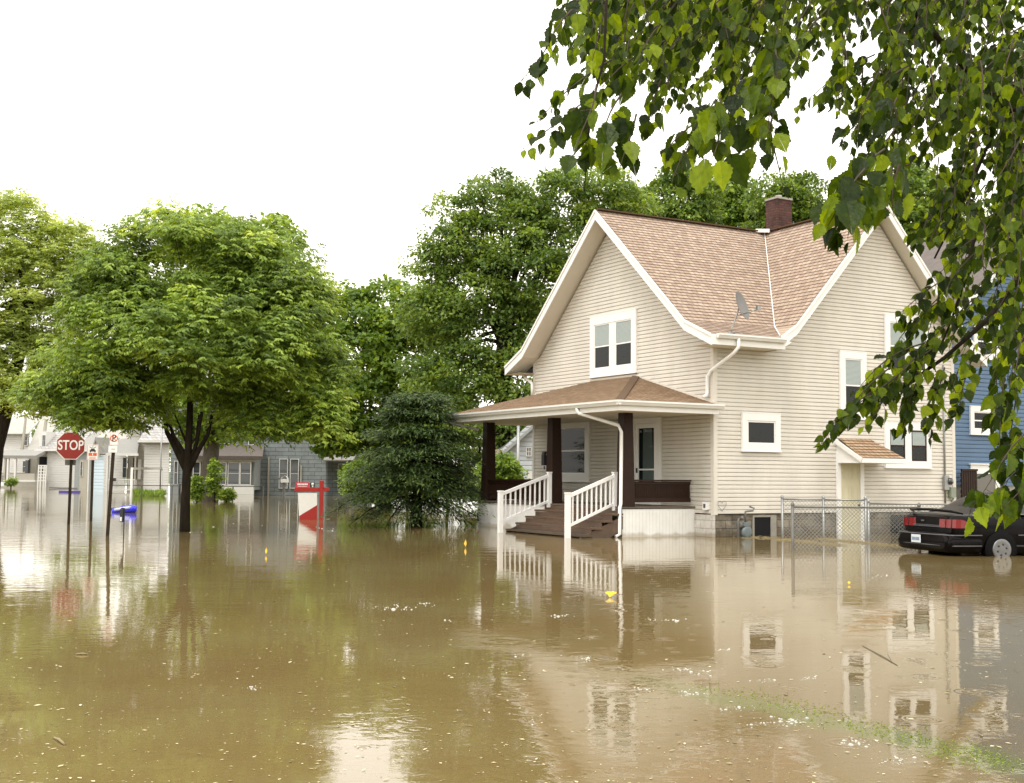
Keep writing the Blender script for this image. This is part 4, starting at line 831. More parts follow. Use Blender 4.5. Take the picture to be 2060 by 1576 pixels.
letters('P', .21, 'lettering', M['black2'], pn, (cx,-.053,cz+.01), 0, sx=.85, off=.004, ext=.001)
m = MB(); fr = lambda u, z, o: Vector((cx+u, -.05-o, z)); ring(m, fr, -wd+.008, wd-.008, zb_+.008, zt-.008, .004, 0, .001); m.build('border', M['orange'], pn)
g = G(248.5, 1085); S = g.y/F; t = empty('post_lantern', (g.x,g.y,0), 0, 'thin dark stake with a small black hanging case in front of the blue float', 'stake')
m = MB(); m.tube([(0,0,-.9),(0,0,(hor(248)-1022)*S+H)], .012, 6); m.build('stake', M['pole'], t)
m = MB(); za, zb_ = (hor(248)-1050)*S+H, (hor(248)-1024)*S+H; m.box(-.085,-.01,-.04,.04,za,zb_); m.tube([(-.09,0,zb_-.02),(-.05,0,zb_+.02),(0,0,zb_+.01)], .02, 6); cs = m.build('case', M['black'], t, .008)
m = MB(); m.box(-.075,-.04,-.043,-.04,za+.02,za+.11); m.build('white_panel', M['wsign'], cs)
g = G(250, 1031.5); S = g.y/F; t = empty('blue_float', (g.x,g.y,0), .05, 'glossy blue rounded float lying in the water behind the signs', 'float')
L_ = 25*S; m = MB(); m.tube([(-L_*1.02,0,.03),(-L_*.9,0,.05),(-L_*.6,0,.06),(-L_*.3,0,.09),(0,0,.12),(L_*.55,0,.14),(L_*.85,0,.13),(L_*.96,0,.12),(L_,0,.12)], [.02,.09,.11,.12,.14,.15,.14,.09,.02], 14)
fl = m.build('hull', M['bluecap'], t); m = MB(); m.tube([(-L_*.7,-.10,.10),(-L_*.1,-.13,.15),(L_*.5,-.13,.19)], .05, 8); m.build('painted_highlight', mat('pale_blue', (.55,.6,.9), .3), fl)  # pale band paints a highlight onto the blue hull
m = MB(); m.tube([(-L_*1.35,.1,.10),(-L_*.9,.1,.13),(-L_*.5,.12,.12)], .05, 8); m.build('dark_end', mat('navy_plastic', (.02,.02,.10), .3), fl)
g = G(140, 991); tag_ = empty('blue_plank', (g.x,g.y,0), 0, 'thin violet plank floating behind the stop sign post', 'plank'); m = MB(); m.box(-.75,.75,-.1,.1,.0,.12); m.build('board', mat('violet_paint', (.06,.04,.25), .4), tag_)
# estate agent's sign
g = G(646, 1046); S = g.y/F; t = empty('estate_agent_sign', (g.x,g.y,0), .0, 'red post with crossbar and hanging white and red panel left of the evergreen', 'sign')
X = lambda px: (px-646)*S; Zf = lambda py: (hor(646)-py)*S+H
m = MB(); m.box(X(642),X(650),-.06,.06,-.9,Zf(967)); m.build('post', M['sred'], t, .008)
m = MB(); m.box(X(592),X(641.5),-.045,.045,Zf(989),Zf(981)); m.box(X(650.5),X(661),-.045,.045,Zf(988),Zf(981)); m.build('arm', M['sred'], t, .006)
m = MB(); a, b, c, d = X(598.5), X(637), Zf(1046), Zf(992); m.prism([(a,-.02,d),(b,-.02,d),(b+.02,-.02,c-.1),(a+.07,-.02,c-.1)], (0,.03,0)); pn = m.build('panel', M['wsign'], t)
m = MB(); m.prism([(b+.01,-.024,Zf(1016)),(b+.018,-.024,c-.09),(a+.068,-.024,c-.09),(a+.062,-.024,Zf(1038))], (0,.003,0)); m.build('red_corner', M['sred'], pn)
m = MB(); 
for x in (604, 631): m.tube([(X(x),0,Zf(993)),(X(x),0,Zf(988))], .01, 6)
m.build('hook', M['dgalv'], t)
m = MB(); m.box(X(594),X(621),-.02,.01,Zf(981),Zf(971)); rd = m.build('rider', mat('rider_red', (.55,.05,.08), .4), t)
m = MB(); rr = random.Random(2); x = 597.5
while x < 616: w_ = 1.5+rr.random()*1.3; m.box(X(x),X(x+w_),-.023,-.0205,Zf(976.6),Zf(973.2)); x += w_+.7
m.box(X(598),X(617),-.023,-.0205,Zf(979.6),Zf(978.8)); m.build('marks', M['wsign'], rd)
m = MB(); m.box(X(622.5),X(632),-.03,.03,Zf(981),Zf(971)); rd = m.build('box', M['black'], t, .01); m = MB(); m.lathe([(0,-.034),(.045,-.034),(.045,-.03)], (X(628),0,Zf(974.5)), 12, 'Y'); m.box(X(626.5),X(629.5),-.034,-.03,Zf(980.5),Zf(977)); m.build('white_dot', M['wsign'], rd)

# ---------------------------------------------------------------- foliage
def leaves_obj(name, P, D, Nn, L, W, tint, mt, parent=None, fold=0.0, kind=None):
    # diamond leaves: base, side, tip, side   (numpy arrays)
    n = len(P); D = D/np.linalg.norm(D, axis=1, keepdims=True); S = np.cross(D, Nn); S /= np.linalg.norm(S, axis=1, keepdims=True)+1e-9; Nn = np.cross(S, D)
    L = L[:,None]; W = W[:,None]
    V = np.empty((n,4,3)); V[:,0] = P; V[:,1] = P+D*L*.45+S*W*.5+Nn*W*fold; V[:,2] = P+D*L; V[:,3] = P+D*L*.45-S*W*.5+Nn*W*fold
    me = bpy.data.meshes.new(name); me.vertices.add(4*n); me.vertices.foreach_set('co', V.reshape(-1)); me.loops.add(4*n); me.loops.foreach_set('vertex_index', np.arange(4*n, dtype=np.int32))
    me.polygons.add(n); me.polygons.foreach_set('loop_start', np.arange(0, 4*n, 4, dtype=np.int32)); 
    at = me.attributes.new('tint', 'FLOAT', 'FACE'); at.data.foreach_set('value', np.clip(tint, 0, 1).astype(np.float32))
    me.update(); me.validate(); me.materials.append(mt); o = bpy.data.objects.new(name, me); COL.objects.link(o)
    if parent: o.parent = parent
    if kind: o['kind'] = kind
    return o
def unit(rng, n): v = rng.normal(size=(n,3)); return v/np.linalg.norm(v, axis=1, keepdims=True)
def tree(name, label, base, blobs, mt, bark, seed, cl_r, n_cl, per, leaf, trunk, droop=.5, spray=1, squash=.65, limbs=10, aspect=.45, group=None, inner=.25, cat='tree', split=None, vis=0.0):
    # blobs: (centre, radii) in world space; n_cl clumps over all blobs; per sprays per clump; spray leaflets each
    rng = np.random.default_rng(seed); t = empty(name, (base[0], base[1], 0), 0, label, cat, group); B0 = np.array([base[0], base[1], 0.])
    C = np.array([b[0] for b in blobs], float)-B0; R = np.array([b[1] for b in blobs], float); wgt = R[:,0]*R[:,2]+R[:,1]*R[:,2]; wgt /= wgt.sum()
    cl = []; cr = []
    while len(cl) < n_cl:
        i = rng.choice(len(C), p=wgt); d = unit(rng, 1)[0]; q = rng.uniform(inner, 1)**.5 if rng.random() < .45 else rng.uniform(.74, 1.12); p = C[i]+d*R[i]*q
        if q > .7 and any(np.sum(((p-C[j])/R[j])**2) < .45 for j in range(len(C)) if j != i): continue
        if p[2] < (.1 if cat == 'shrub' else .25): continue
        if d[1] > .6 and q > .7 and rng.random() < .5: continue     # thin out the far side
        cl.append(p); cr.append(cl_r*rng.uniform(.5, 1.45)*(.7 if q > 1.04 else 1))
    cl = np.array(cl); cr = np.array(cr); ctr = C.mean(0)
    k = np.repeat(np.arange(n_cl), per); n = len(k); d = unit(rng, n); cshape = rng.normal(0,1,(n_cl,3))*.28; d = d*(1+.0*cshape[k]); d[:,2] = np.where(d[:,2] < -.2, -d[:,2]*rng.uniform(-.6, 1, n), d[:,2])
    rad = rng.uniform(.35, 1.05, n)**.6; P = cl[k]+d*np.array([1,1,squash])*(cr[k]*rad)[:,None]
    tn = rng.beta(2, 2.6, n)*.75 + rng.normal(0, .17, n_cl)[k] + .12*(rng.random(n_cl) < .12)[k]
    outw = d*np.array([1,1,.3])
    if spray > 1:
        P = np.repeat(P, spray, 0); outw = np.repeat(outw, spray, 0); tn = np.repeat(tn, spray); n = len(P)
        j = np.tile(np.arange(spray), n//spray); ax = outw/np.linalg.norm(outw, axis=1, keepdims=True)
        side = np.cross(ax, [0,0,1.]); s = ((j % 2)*2-1)*(j > 0); P = P+ax*(leaf*.55*(j//2))[:,None]+np.array([0,0,-1.])*(leaf*.12*(j//2)**1.3)[:,None]
        D = ax*.7+side*(s*.9)[:,None]+unit(rng, n)*.35; D[:,2] -= droop
    else: D = outw*.8+unit(rng, n)*.8; D[:,2] -= droop
    Nn = unit(rng, n)*.75+np.array([0,-.35,.9]); Ls = leaf*rng.uniform(.6, 1.3, n)
    cr_ = leaves_obj('crown', P, D, Nn, Ls, Ls*aspect, tn, mt, t, fold=.12)
    # trunk and limbs
    m = MB(); r0 = trunk[0]; pts = [Vector(p)-Vector((base[0],base[1],0)) for p in trunk[1]]; rs = [r0*(1-.45*i/(len(pts)-1)) for i in range(len(pts))]; rs[0] *= 1.15; m.tube(pts, rs, 10); m.build('trunk', bark, t)
    m = MB(); tip = pts[-1]; idx = rng.choice(n_cl, min(limbs, n_cl), replace=False)
    ang = []
    for i in idx:
        e = Vector(cl[i]); s0 = tip.lerp(pts[-2], rng.random()*.5); mid_ = s0.lerp(e, .5)+Vector((rng.normal(0,.1),rng.normal(0,.1),.12*(e-s0).length)); q1 = s0.lerp(mid_, .5)+Vector((0,0,.05*(e-s0).length))
        m.tube([s0, q1, mid_, e], [r0*.24, r0*.2, r0*.13, r0*.04], 6)
    for lp in (trunk[2] if len(trunk) > 2 else []):
        m.tube([Vector(p)-Vector((base[0],base[1],0)) for p in lp[1]], lp[0], 8)
    m.build('limb', bark, t); return t
def blob(px, py, rx, ry, Y, dr=None):
    c = AY(px, py, Y); k = Y/F; return ((c.x, c.y, c.z), (rx*k, (dr if dr else min(rx, ry)*k), ry*k))
LM = dict(
    ash=leafmat('ash_leaf', [(.075,.125,.02),(.16,.245,.036),(.28,.39,.06),(.52,.62,.12)], trans=.28),
    maple=leafmat('maple_leaf', [(.075,.135,.024),(.14,.225,.036),(.23,.34,.055),(.38,.48,.10)]),
    dark=leafmat('dark_leaf', [(.06,.11,.026),(.13,.205,.042),(.23,.325,.07),(.40,.50,.12)]),
    conifer=leafmat('hemlock_needle', [(.018,.038,.010),(.036,.068,.015),(.072,.12,.024),(.17,.24,.05)], trans=.12, rough=.6),
    pale=leafmat('pale_leaf', [(.22,.29,.09),(.31,.39,.12),(.42,.50,.16),(.55,.62,.22)], trans=.42),
)
# bushy ash in front of the far houses
g = G(373, 1070); Y = g.y; A = lambda px, py, y=Y: tuple(AY(px, py, y))
tree('ash_tree', 'round bushy green tree on a forked trunk standing in the water at left', g,
     [blob(225,830,85,40,Y-.6), blob(110,800,45,42,Y-.3), blob(610,860,60,36,Y-.4), blob(385,560,170,120,Y), blob(250,690,115,120,Y-.5), blob(155,760,70,70,Y), blob(540,690,120,140,Y), blob(620,770,70,85,Y+.3), blob(400,700,185,100,Y-1.6), blob(330,490,100,55,Y+.3), blob(490,550,110,80,Y+.2), blob(250,570,85,75,Y), blob(570,610,65,80,Y+.5), blob(215,782,130,50,Y-.3), blob(560,815,110,60,Y), blob(540,858,60,32,Y-.8)],
     LM['ash'], M['bark'], 3, .62, 350, 88, .125,
     (.125, [A(371,1110), A(373,1000), A(376,945), A(379,900), A(382,840), A(384,740)], [([.085,.075,.06,.05,.03], [A(376,950),A(352,900),A(336,870),A(331,835),A(335,760)]), ([.07,.06,.05,.04], [A(376,945),A(366,905),A(350,880),A(335,835,Y+.6)]), ([.085,.075,.06,.04], [A(376,948),A(378,900),A(380,840),A(384,740)]), ([.08,.065,.05,.03], [A(378,950),A(400,905),A(418,875),A(430,820)]), ([.06,.05,.04], [A(379,940),A(396,890),A(406,830,Y-.5)]), ([.035,.03,.02], [A(378,898),A(366,870),A(352,835)]), ([.035,.03,.02], [A(380,898),A(395,880),A(400,835)])]),
     droop=.75, spray=7, limbs=9, aspect=.36, squash=.75)
# tree leaning in from the left edge
Y = 62; A = lambda px, py, y=Y: tuple(AY(px, py, y))
tree('locust_tree', 'tall feathery tree leaning in from the left edge behind the ash', (A(-40,960)[0], Y),
     [blob(125,775,85,75,Y), blob(20,440,60,50,Y), blob(100,560,100,90,Y+1), blob(10,470,90,75,Y), blob(110,520,85,80,Y), blob(40,600,120,110,Y), blob(-60,560,120,140,Y), blob(110,640,70,80,Y+.5), blob(20,740,70,90,Y), blob(-60,740,80,100,Y)],
     LM['pale'], M['bark'], 5, .9, 420, 75, .19, (.42, [A(-30,1100), A(-8,900), A(22,790), A(44,690), A(60,600)]), droop=.5, spray=5, limbs=16, aspect=.4, inner=.1)
# maple behind the ash
g = G(415, 1006); Y = 66; A = lambda px, py, y=Y: tuple(AY(px, py, y))
tree('maple_tree', 'tall maple rising behind the ash with a thick trunk wrapped in shrubs', (AY(418,956,Y).x, Y),
     [blob(380,470,60,62,Y), blob(440,510,90,70,Y), blob(545,520,60,75,Y), blob(480,600,150,110,Y), blob(585,610,38,70,Y), blob(430,760,150,120,Y), blob(560,760,110,110,Y), blob(430,860,60,40,Y)],
     LM['maple'], M['bark2'], 7, 1.1, 300, 150, .26, (.55, [A(417,1050), A(420,960), A(428,880), A(440,780)]), droop=.35, limbs=14, aspect=.8)
# maple to its right
Y = 62; A = lambda px, py, y=Y: tuple(AY(px, py, y))
tree('maple_tree', 'bright green maple filling the gap between the ash and the dark tree', (AY(770,956,Y).x, Y),
     [blob(700,640,60,60,Y), blob(780,630,80,60,Y), blob(860,650,60,60,Y), blob(720,720,80,90,Y), blob(820,730,90,90,Y), blob(760,820,110,80,Y), blob(690,840,70,80,Y), blob(860,830,80,80,Y), blob(740,910,80,50,Y)],
     LM['maple'], M['bark2'], 9, .95, 320, 150, .24, (.4, [A(770,1050), A(775,930), A(780,800)]), droop=.35, limbs=14, aspect=.8)
# dark tree left of the gable
Y = 54; A = lambda px, py, y=Y: tuple(AY(px, py, y))
tree('tall_tree', 'tall dark billowing tree standing left of and behind the front gable', (AY(1010,956,Y).x, Y),
     [blob(915,450,52,48,Y), blob(1000,400,60,50,Y), blob(930,500,70,60,Y), blob(1020,480,85,75,Y), blob(880,545,42,38,Y), blob(960,600,100,70,Y), blob(1060,560,90,90,Y-.5), blob(1130,420,70,70,Y), blob(1210,400,60,55,Y), blob(1150,500,100,80,Y), blob(890,640,70,60,Y), blob(1000,700,110,80,Y), blob(920,760,90,70,Y), blob(1060,760,70,80,Y), blob(960,840,100,60,Y), blob(1250,440,50,50,Y+1), blob(1100,680,80,80,Y+1)],
     LM['dark'], M['bark'], 11, .85, 560, 165, .2, (.45, [A(1020,1060), A(1010,880), A(1015,760), A(1010,640)], [([.22,.15,.08], [A(1015,740),A(1060,620),A(1100,500)]), ([.2,.12,.06], [A(1015,700),A(960,580),A(920,480)]), ([.18,.1,.05], [A(1012,680),A(1025,520),A(1010,420)])]), droop=.3, limbs=20, aspect=.55, inner=.3)
# trees over the roof
for i, (lab, bl, Y, key, sd, tx) in enumerate((
    ('leafy tree crown showing over the ridge beside the front gable peak', [(1300,430,50,45),(1380,400,60,60),(1340,470,90,60),(1290,480,60,50)], 60, 'dark', 21, 1350),
    ('tree crown over the middle of the roof just left of the chimney', [(1470,400,40,45),(1440,450,60,50),(1510,450,55,40),(1480,500,90,50)], 66, 'maple', 22, 1470),
    ('tree crown directly behind the brick chimney', [(1560,400,45,40),(1605,410,48,50),(1590,460,70,50),(1650,500,60,50)], 62, 'dark', 23, 1600),
    ('tree crown behind the side gable peak among the hanging leaves', [(1760,410,60,50),(1830,390,60,60),(1800,480,110,80),(1720,460,50,50)], 58, 'dark', 24, 1800),
    ('dense tree right of the side gable above the blue house', [(1890,480,70,80),(1900,590,70,80),(1960,560,90,100),(2040,520,90,110),(1870,420,60,50)], 64, 'dark', 25, 1950))):
    A = lambda px, py, y=Y: tuple(AY(px, py, y))
    tree('background_tree', lab, (AY(tx,956,Y).x, Y), [blob(a,b,c,d,Y) for a,b,c,d in bl], LM[key], M['bark'], sd, .8, 190, 130, .21, (.35, [A(tx,1050), A(tx,800), A(tx,520)]), droop=.3, limbs=10, aspect=.6, group='trees behind the beige house')
for i, (px, py, rx, ry, lab) in enumerate(((150,868,70,60,'tree added behind the far left houses to block reflected sky'),(270,850,80,80,'tree added behind the hipped entry house to block reflected sky'),(-60,880,60,60,'tree added beyond the left edge of the street to block reflected sky'))):  # trees added to block the bright sky that the water would reflect
    Y = 140; tree('sky_blocker_tree', lab, (AY(px,956,Y).x, Y), [blob(px,py,rx,ry,Y), blob(px,py+ry,rx*.8,ry*.6,Y)], LM['dark'], M['bark'], 50+i, 1.6, 60, 70, .5, (.4, [tuple(AY(px,970,Y)), tuple(AY(px,920,Y)), tuple(AY(px,py,Y))]), limbs=5, aspect=.7, group='trees added beyond the far houses to block reflected sky')
# hedge-like growth behind the evergreen, closing the yard
for i, (px, py, rx, ry, Y, lab, sd) in enumerate(((735,960,40,50,58,'low dark shrub by the corner of the grey house', 31), (900,930,80,75,60,'tall dark shrub mass behind the evergreen', 32), (965,900,50,100,57,'dark shrub behind the leftmost porch post', 33), (820,940,70,60,62,'dark shrub behind the middle of the evergreen', 34), (1004,950,26,26,44,'bright green shrub seen between the porch posts', 35), (1048,846,40,10,70,'treetop line above the garage roof seen under the porch', 37))):
    g = AY(px, 956, Y); tree('shrub', lab, (g.x, Y), [blob(px,py,rx,ry,Y), blob(px,py+ry*.6,rx*.9,ry*.6,Y)], LM['maple' if sd in (35,37) else 'dark'], M['bark'], sd, .45, 70, 110, .15, (.08, [tuple(AY(px,1040,Y)), tuple(AY(px,py+ry*.5,Y)), tuple(AY(px,py,Y))]), droop=.3, limbs=5, aspect=.6, group='shrubs behind the evergreen', cat='shrub')
for px, py, rx, ry, Y, lab, sd in ((432,968,11,42,62,'leafy shrub climbing the right of the thick maple trunk', 41), (396,984,9,24,62,'leafy shrub at the left foot of the thick maple trunk', 42), (456,997,11,10,64,'small green bush standing before the enclosed porch', 43)):
    g = AY(px, 956, Y); tree('shrub', lab, (g.x, Y), [blob(px,py,rx,ry,Y)], LM['ash'], M['bark'], sd, .2, 60, 40, .14, (.05, [tuple(AY(px,1030,Y)), tuple(AY(px,py+ry*.5,Y)), tuple(AY(px,py,Y))]), droop=.3, limbs=5, aspect=.7, group='shrubs round the maple trunk', cat='shrub')
g = AY(22, 956, 108); tree('shrub', 'low dark bush before the far left porch', (g.x, 108), [blob(23,971,8,6,108)], LM['dark'], M['bark'], 44, .3, 20, 50, .2, (.05, [tuple(AY(22,990,108)), tuple(AY(22,976,108)), tuple(AY(22,972,108))]), limbs=3, cat='shrub')

# evergreen: tiered sprays on drooping branches
def evergreen():
    g = G(838, 1058); rng = np.random.default_rng(8); k = g.y/F
    t = empty('evergreen_tree', (g.x, g.y, 0), 0, 'low dark spreading evergreen with drooping tiers left of the porch', 'tree')
    H0 = (hor(838)-785)*k+H; P = []; D = []; tn = []; m = MB(); nb = 0
    for i in range(150):
        z = .95+(H0-1.0)*(i/150)**1.0; z = round(z/.46)*.46+rng.normal(0,.05); f_ = min(1, (z-.6)/(H0-.6)); Rm = 2.75*(1-f_)**.74+.08
        if z < 1.5: Rm *= .78+.2*z/1.5
        th = i*2.399+rng.normal(0,.2); Rr = Rm*rng.uniform(.5,1.15); dx, dy = math.cos(th), math.sin(th); up = .18*Rr*(f_-.15)
        dr_ = .26+.2*(1-f_)
        path = [Vector((dx*Rr*s, dy*Rr*s, z+up*s*2-dr_*Rr*s*s)) for s in (0,.35,.7,1)]; m.tube(path, [.035,.025,.015,.005], 5)
        for s in np.linspace(.25, 1, 16):
            c = Vector((dx*Rr*s, dy*Rr*s, z+up*s*2-dr_*Rr*s*s)); wd = .36*(1.15-s)+.10
            for q in range(30):
                off = rng.normal(0, 1, 3)*np.array([wd,wd,.035]); off[2] -= .30*abs(off[0]*-dy+off[1]*dx); P.append(np.array(c)+off); D.append(np.array([dx,dy,-.35])*1.0+rng.normal(0,.55,3)*np.array([1,1,.6])); tn.append(rng.beta(2,3)+.25*(s>.85)*rng.random())
    P = np.array(P); D = np.array(D); n = len(P); P[:,1] += .55*np.maximum(0, P[:,0]-.4); ok = P[:,2] > .12+.25*(np.hypot(P[:,0],P[:,1]) < 1.1); P, D, tn = P[ok], D[ok], np.array(tn)[ok]; n = len(P)
    Ls = .15*rng.uniform(.5,1.3,n); leaves_obj('crown', P, D, np.array([0,-.2,1.])+unit(rng,n)*.5, Ls, Ls*.26, tn, LM['conifer'], t, fold=.1)
    m.build('branch', M['bark'], t); m = MB(); m.tube([(0,0,-.9),(.0,0,.3),(.02,0,1.5),(0,0,H0-.1)], [.20,.17,.12,.02], 10); m.build('trunk', M['bark'], t)
    m = MB(); 
evergreen()

# ---------------------------------------------------------------- hanging foliage of the near tree
def near_tree():
    rng = np.random.default_rng(17); bx, by = 5.2, 6.2
    t = empty('birch_tree', (bx, by, 0), 0, 'near birch tree whose leafy boughs hang across the top and right', 'tree')
    O = np.array([bx, by, 0.])
    # leaf outline: pointed oval with coarse teeth
    half = [(0,.0),(.04,.09),(.10,.24),(.15,.22),(.21,.36),(.27,.33),(.34,.43),(.40,.37),(.49,.39),(.54,.325),(.63,.31),(.68,.235),(.77,.20),(.82,.12),(.90,.075),(1,0)]
    LV = []     # (pos, dir, normal, len)
    tw = MB()
    def strand(p0, p1, dep0, dep1, size, dens=1.0, sag=12):
        a, b = AY(*p0, dep0), AY(*p1, dep1); L = (b-a).length; n = max(3, int(L/(.030/dens))); px = np.hypot(p1[0]-p0[0], p1[1]-p0[1])
        pts = []
        wob = rng.normal(0, .03*L, 3); wob2 = rng.normal(0, .015*L, 3)
        def at(s): q = a.lerp(b, s); k = math.sin(math.pi*s); k2 = math.sin(2*math.pi*s); return Vector((q.x+wob[0]*k+wob2[0]*k2, q.y+wob[1]*k+wob2[1]*k2, q.z+sag*.001*L*k+abs(wob[2])*k))
        pts = [at(s) for s in np.linspace(0, 1, 7)]; tw.tube([p-Vector((bx,by,0)) for p in pts], [.0042,.0038,.0034,.003,.0025,.002,.001], 4, cap=False)
        ax = (b-a).normalized()
        for i in range(n):
            s = (i+.5+rng.normal(0,.3))/n
            if s < 0 or s > 1.02: continue
            p = at(min(s,1)); side = unit(rng,1)[0]; side = Vector(side)-ax*ax.dot(Vector(side)); side.normalize()
            sz = size*rng.uniform(.55,1.15)*(1 if s < .85 else .8); st = side*sz*.35+Vector((0,0,-.01))
            d = Vector((0,0,-1))*rng.uniform(.55,1.2)+ax*rng.uniform(.1,.6)+side*rng.uniform(.1,.75)
            LV.append((np.array(p+st), np.array(d), unit(rng,1)[0]*.85+np.array([0,-.75,.35]), sz))
            if rng.random() < .5: tw.tube([p-Vector((bx,by,0)), p+st-Vector((bx,by,0))], .0013, 3, cap=False)
    # named strands (start, end) in the photo's frame, depth in metres
    S_ = [((1150,20),(1040,170),4.6,4.4,.085,1.2),((1180,-20),(1110,110),4.7,4.6,.085,1.3),((1230,120),(1070,260),5.2,5.0,.075,1.0),((1290,150),(1045,305),5.0,4.8,.075,1.1),((1240,180),(1110,290),5.2,5.0,.08,1.0),((1200,170),(1155,320),4.4,4.3,.11,1.0),((1250,190),(1195,310),4.4,4.3,.115,1.1),((1280,230),(1245,345),4.4,4.3,.10,1.0),
          ((1330,160),(1300,265),5.0,5.0,.08,1.1),((1345,150),(1320,250),5.4,5.3,.08,1.2),((1420,230),(1330,330),5.2,5.1,.085,1.1),((1440,200),(1350,370),4.9,4.8,.085,1.1),((1400,250),(1370,360),5.2,5.0,.08,1.2),((1450,200),(1425,330),4.3,4.2,.125,1.1),((1500,160),(1440,290),4.4,4.3,.12,1.2),((1560,120),(1505,310),4.6,4.5,.11,.9),((1540,120),(1480,260),4.6,4.5,.1,1.3),((1555,230),(1575,375),4.4,4.3,.095,.55),((1560,100),(1545,270),4.4,4.3,.10,1.8),((1562,60),(1550,200),4.5,4.4,.1,1.8),
          ((1760,110),(1600,225),6.2,6.0,.07,1.5),((1770,150),(1650,215),6.0,5.9,.07,1.4),((1780,200),(1680,300),5.4,5.2,.085,1.2),((1800,260),(1700,390),5.0,4.8,.09,1.2),((1780,300),(1660,420),4.3,4.2,.11,1.3),((1740,340),(1665,455),4.2,4.1,.12,1.5),((1720,380),(1705,480),4.2,4.1,.10,1.2),((1800,300),(1770,430),4.4,4.3,.12,1.1),((1810,330),(1795,420),4.2,4.2,.11,1.2),((1830,330),(1735,380),5.2,5.1,.08,1.2),
          ((1900,420),(1835,470),6.5,6.4,.075,1.2),((1890,400),(1830,510),6.3,6.2,.075,1.4),((1960,480),(1880,560),6.0,5.8,.08,1.4),((1930,560),(1820,690),6.2,6.0,.075,1.4),((1950,540),(1800,640),6.2,6.0,.075,1.5),((1900,600),(1790,740),6.2,6.0,.075,1.6),((1960,600),(1840,720),6.2,6.0,.075,1.6),((1880,700),(1760,800),6.0,5.9,.075,1.6),((1860,690),(1720,790),6.0,5.8,.075,1.7),
          ((1840,720),(1650,895),5.8,5.6,.07,1.9),((1800,760),(1665,860),5.8,5.6,.07,1.7),((1790,740),(1700,840),5.8,5.6,.07,1.6),((1810,750),(1740,860),5.9,5.8,.07,1.7),((1860,730),(1805,860),5.9,5.8,.075,1.7),((1850,760),(1812,868),5.9,5.8,.075,1.5),((1900,740),(1870,870),5.9,5.8,.075,1.7),((1880,760),(1868,880),5.9,5.8,.075,1.5),((1930,740),(1912,850),6.2,6.0,.075,1.5),((1960,700),(1930,830),6.2,6.0,.08,1.5),((2010,720),(1995,860),6.0,5.9,.085,1.6),((2020,760),(2010,930),5.4,5.3,.09,1.4),((2050,760),(2030,890),5.6,5.6,.09,1.4),
          ((2090,850),(1950,1030),4.8,4.6,.10,1.3),((2080,900),(1985,1030),4.8,4.6,.10,1.2),((2090,940),(2020,1020),4.8,4.6,.10,1.2),((2080,880),(2050,1000),4.9,4.8,.10,1.2)]
    for p0, p1, d0, d1, sz, de in S_: strand(p0, p1, d0, d1, sz, de)
    # the solid part of the canopy: random hanging strands inside the photographed outline
    poly = [(1110,-60),(1120,60),(1160,150),(1210,200),(1250,210),(1290,150),(1330,190),(1370,250),(1420,230),(1450,260),(1500,200),(1560,190),(1600,160),(1640,110),(1690,150),(1670,220),(1700,300),(1740,330),(1780,320),(1850,340),(1880,400),(1850,480),(1890,500),(1920,560),(1890,600),(1840,660),(1810,700),(1900,730),(1960,740),(2010,780),(2050,830),(2100,900),(2500,1000),(2500,-60)]
    def inside(x, y):
        c = False; j = len(poly)-1
        for i in range(len(poly)):
            xi, yi = poly[i]; xj, yj = poly[j]
            if (yi > y) != (yj > y) and x < (xj-xi)*(y-yi)/(yj-yi)+xi: c = not c
            j = i
        return c
    made = 0; holes = [(1610,40,22),(1740,60,26),(1735,150,20),(1940,110,16),(1890,90,14),(2040,60,18),(1820,120,10),(1900,330,20),(1960,250,12),(1985,390,14),(1870,210,10)]
    while made < 980:
        x, y = (rng.uniform(1090, 2480), rng.uniform(-140, 930)) if made > 330 else (rng.uniform(1180, 2080), rng.uniform(-140, 420)); L = rng.uniform(90, 190); an = rng.normal(.35, .35); x2, y2 = x-L*math.sin(an), y+L*math.cos(an)
        if not inside(x2, y2) or not inside(x, max(y, -50)): continue
        if any(math.hypot((x+x2)/2-hx, (y+y2)/2-hy) < hr+22 or math.hypot(x2-hx, y2-hy) < hr for hx, hy, hr in holes) : continue
        dp = rng.uniform(4.8, 8.6); strand((x,y), (x2,y2), dp, dp-.1, rng.uniform(.05,.085), 1.15); made += 1
    n = len(LV); P = np.array([l[0] for l in LV])-O; D = np.array([l[1] for l in LV]); Nn = np.array([l[2] for l in LV]); S = np.array([l[3] for l in LV])
    D /= np.linalg.norm(D, axis=1, keepdims=True); Sd = np.cross(D, Nn); Sd /= np.linalg.norm(Sd, axis=1, keepdims=True); Nn = np.cross(Sd, D)
    m_ = len(half); tmpl = []
    for s in (1, -1):
        for (u, v_) in half: tmpl.append((u, s*v_))
    # each half-blade is one ngon; slight fold and droop
    nv = 2*m_; V = np.empty((n, nv, 3)); fold = rng.uniform(.0,.5,n); curl = rng.uniform(-.15,.38,n); wid = rng.uniform(.68,1.08,n); twist = rng.normal(0,.22,n)
    for i, (u, v_) in enumerate(tmpl):
        V[:,i] = P+D*(u*S)[:,None]+Sd*(v_*wid*S)[:,None]+Nn*((abs(v_)*fold-curl*u*u+v_*twist*2*u+.025*math.sin(u*20+i))*S)[:,None]
    me = bpy.data.meshes.new('foliage'); me.vertices.add(n*nv); me.vertices.foreach_set('co', V.reshape(-1)); me.loops.add(n*nv)
    idx = np.arange(n*nv).reshape(n, 2, m_); idx[:,1] = idx[:,1,::-1]; me.loops.foreach_set('vertex_index', idx.reshape(-1).astype(np.int32)); me.polygons.add(2*n); me.polygons.foreach_set('loop_start', np.arange(0, n*nv, m_, dtype=np.int32))
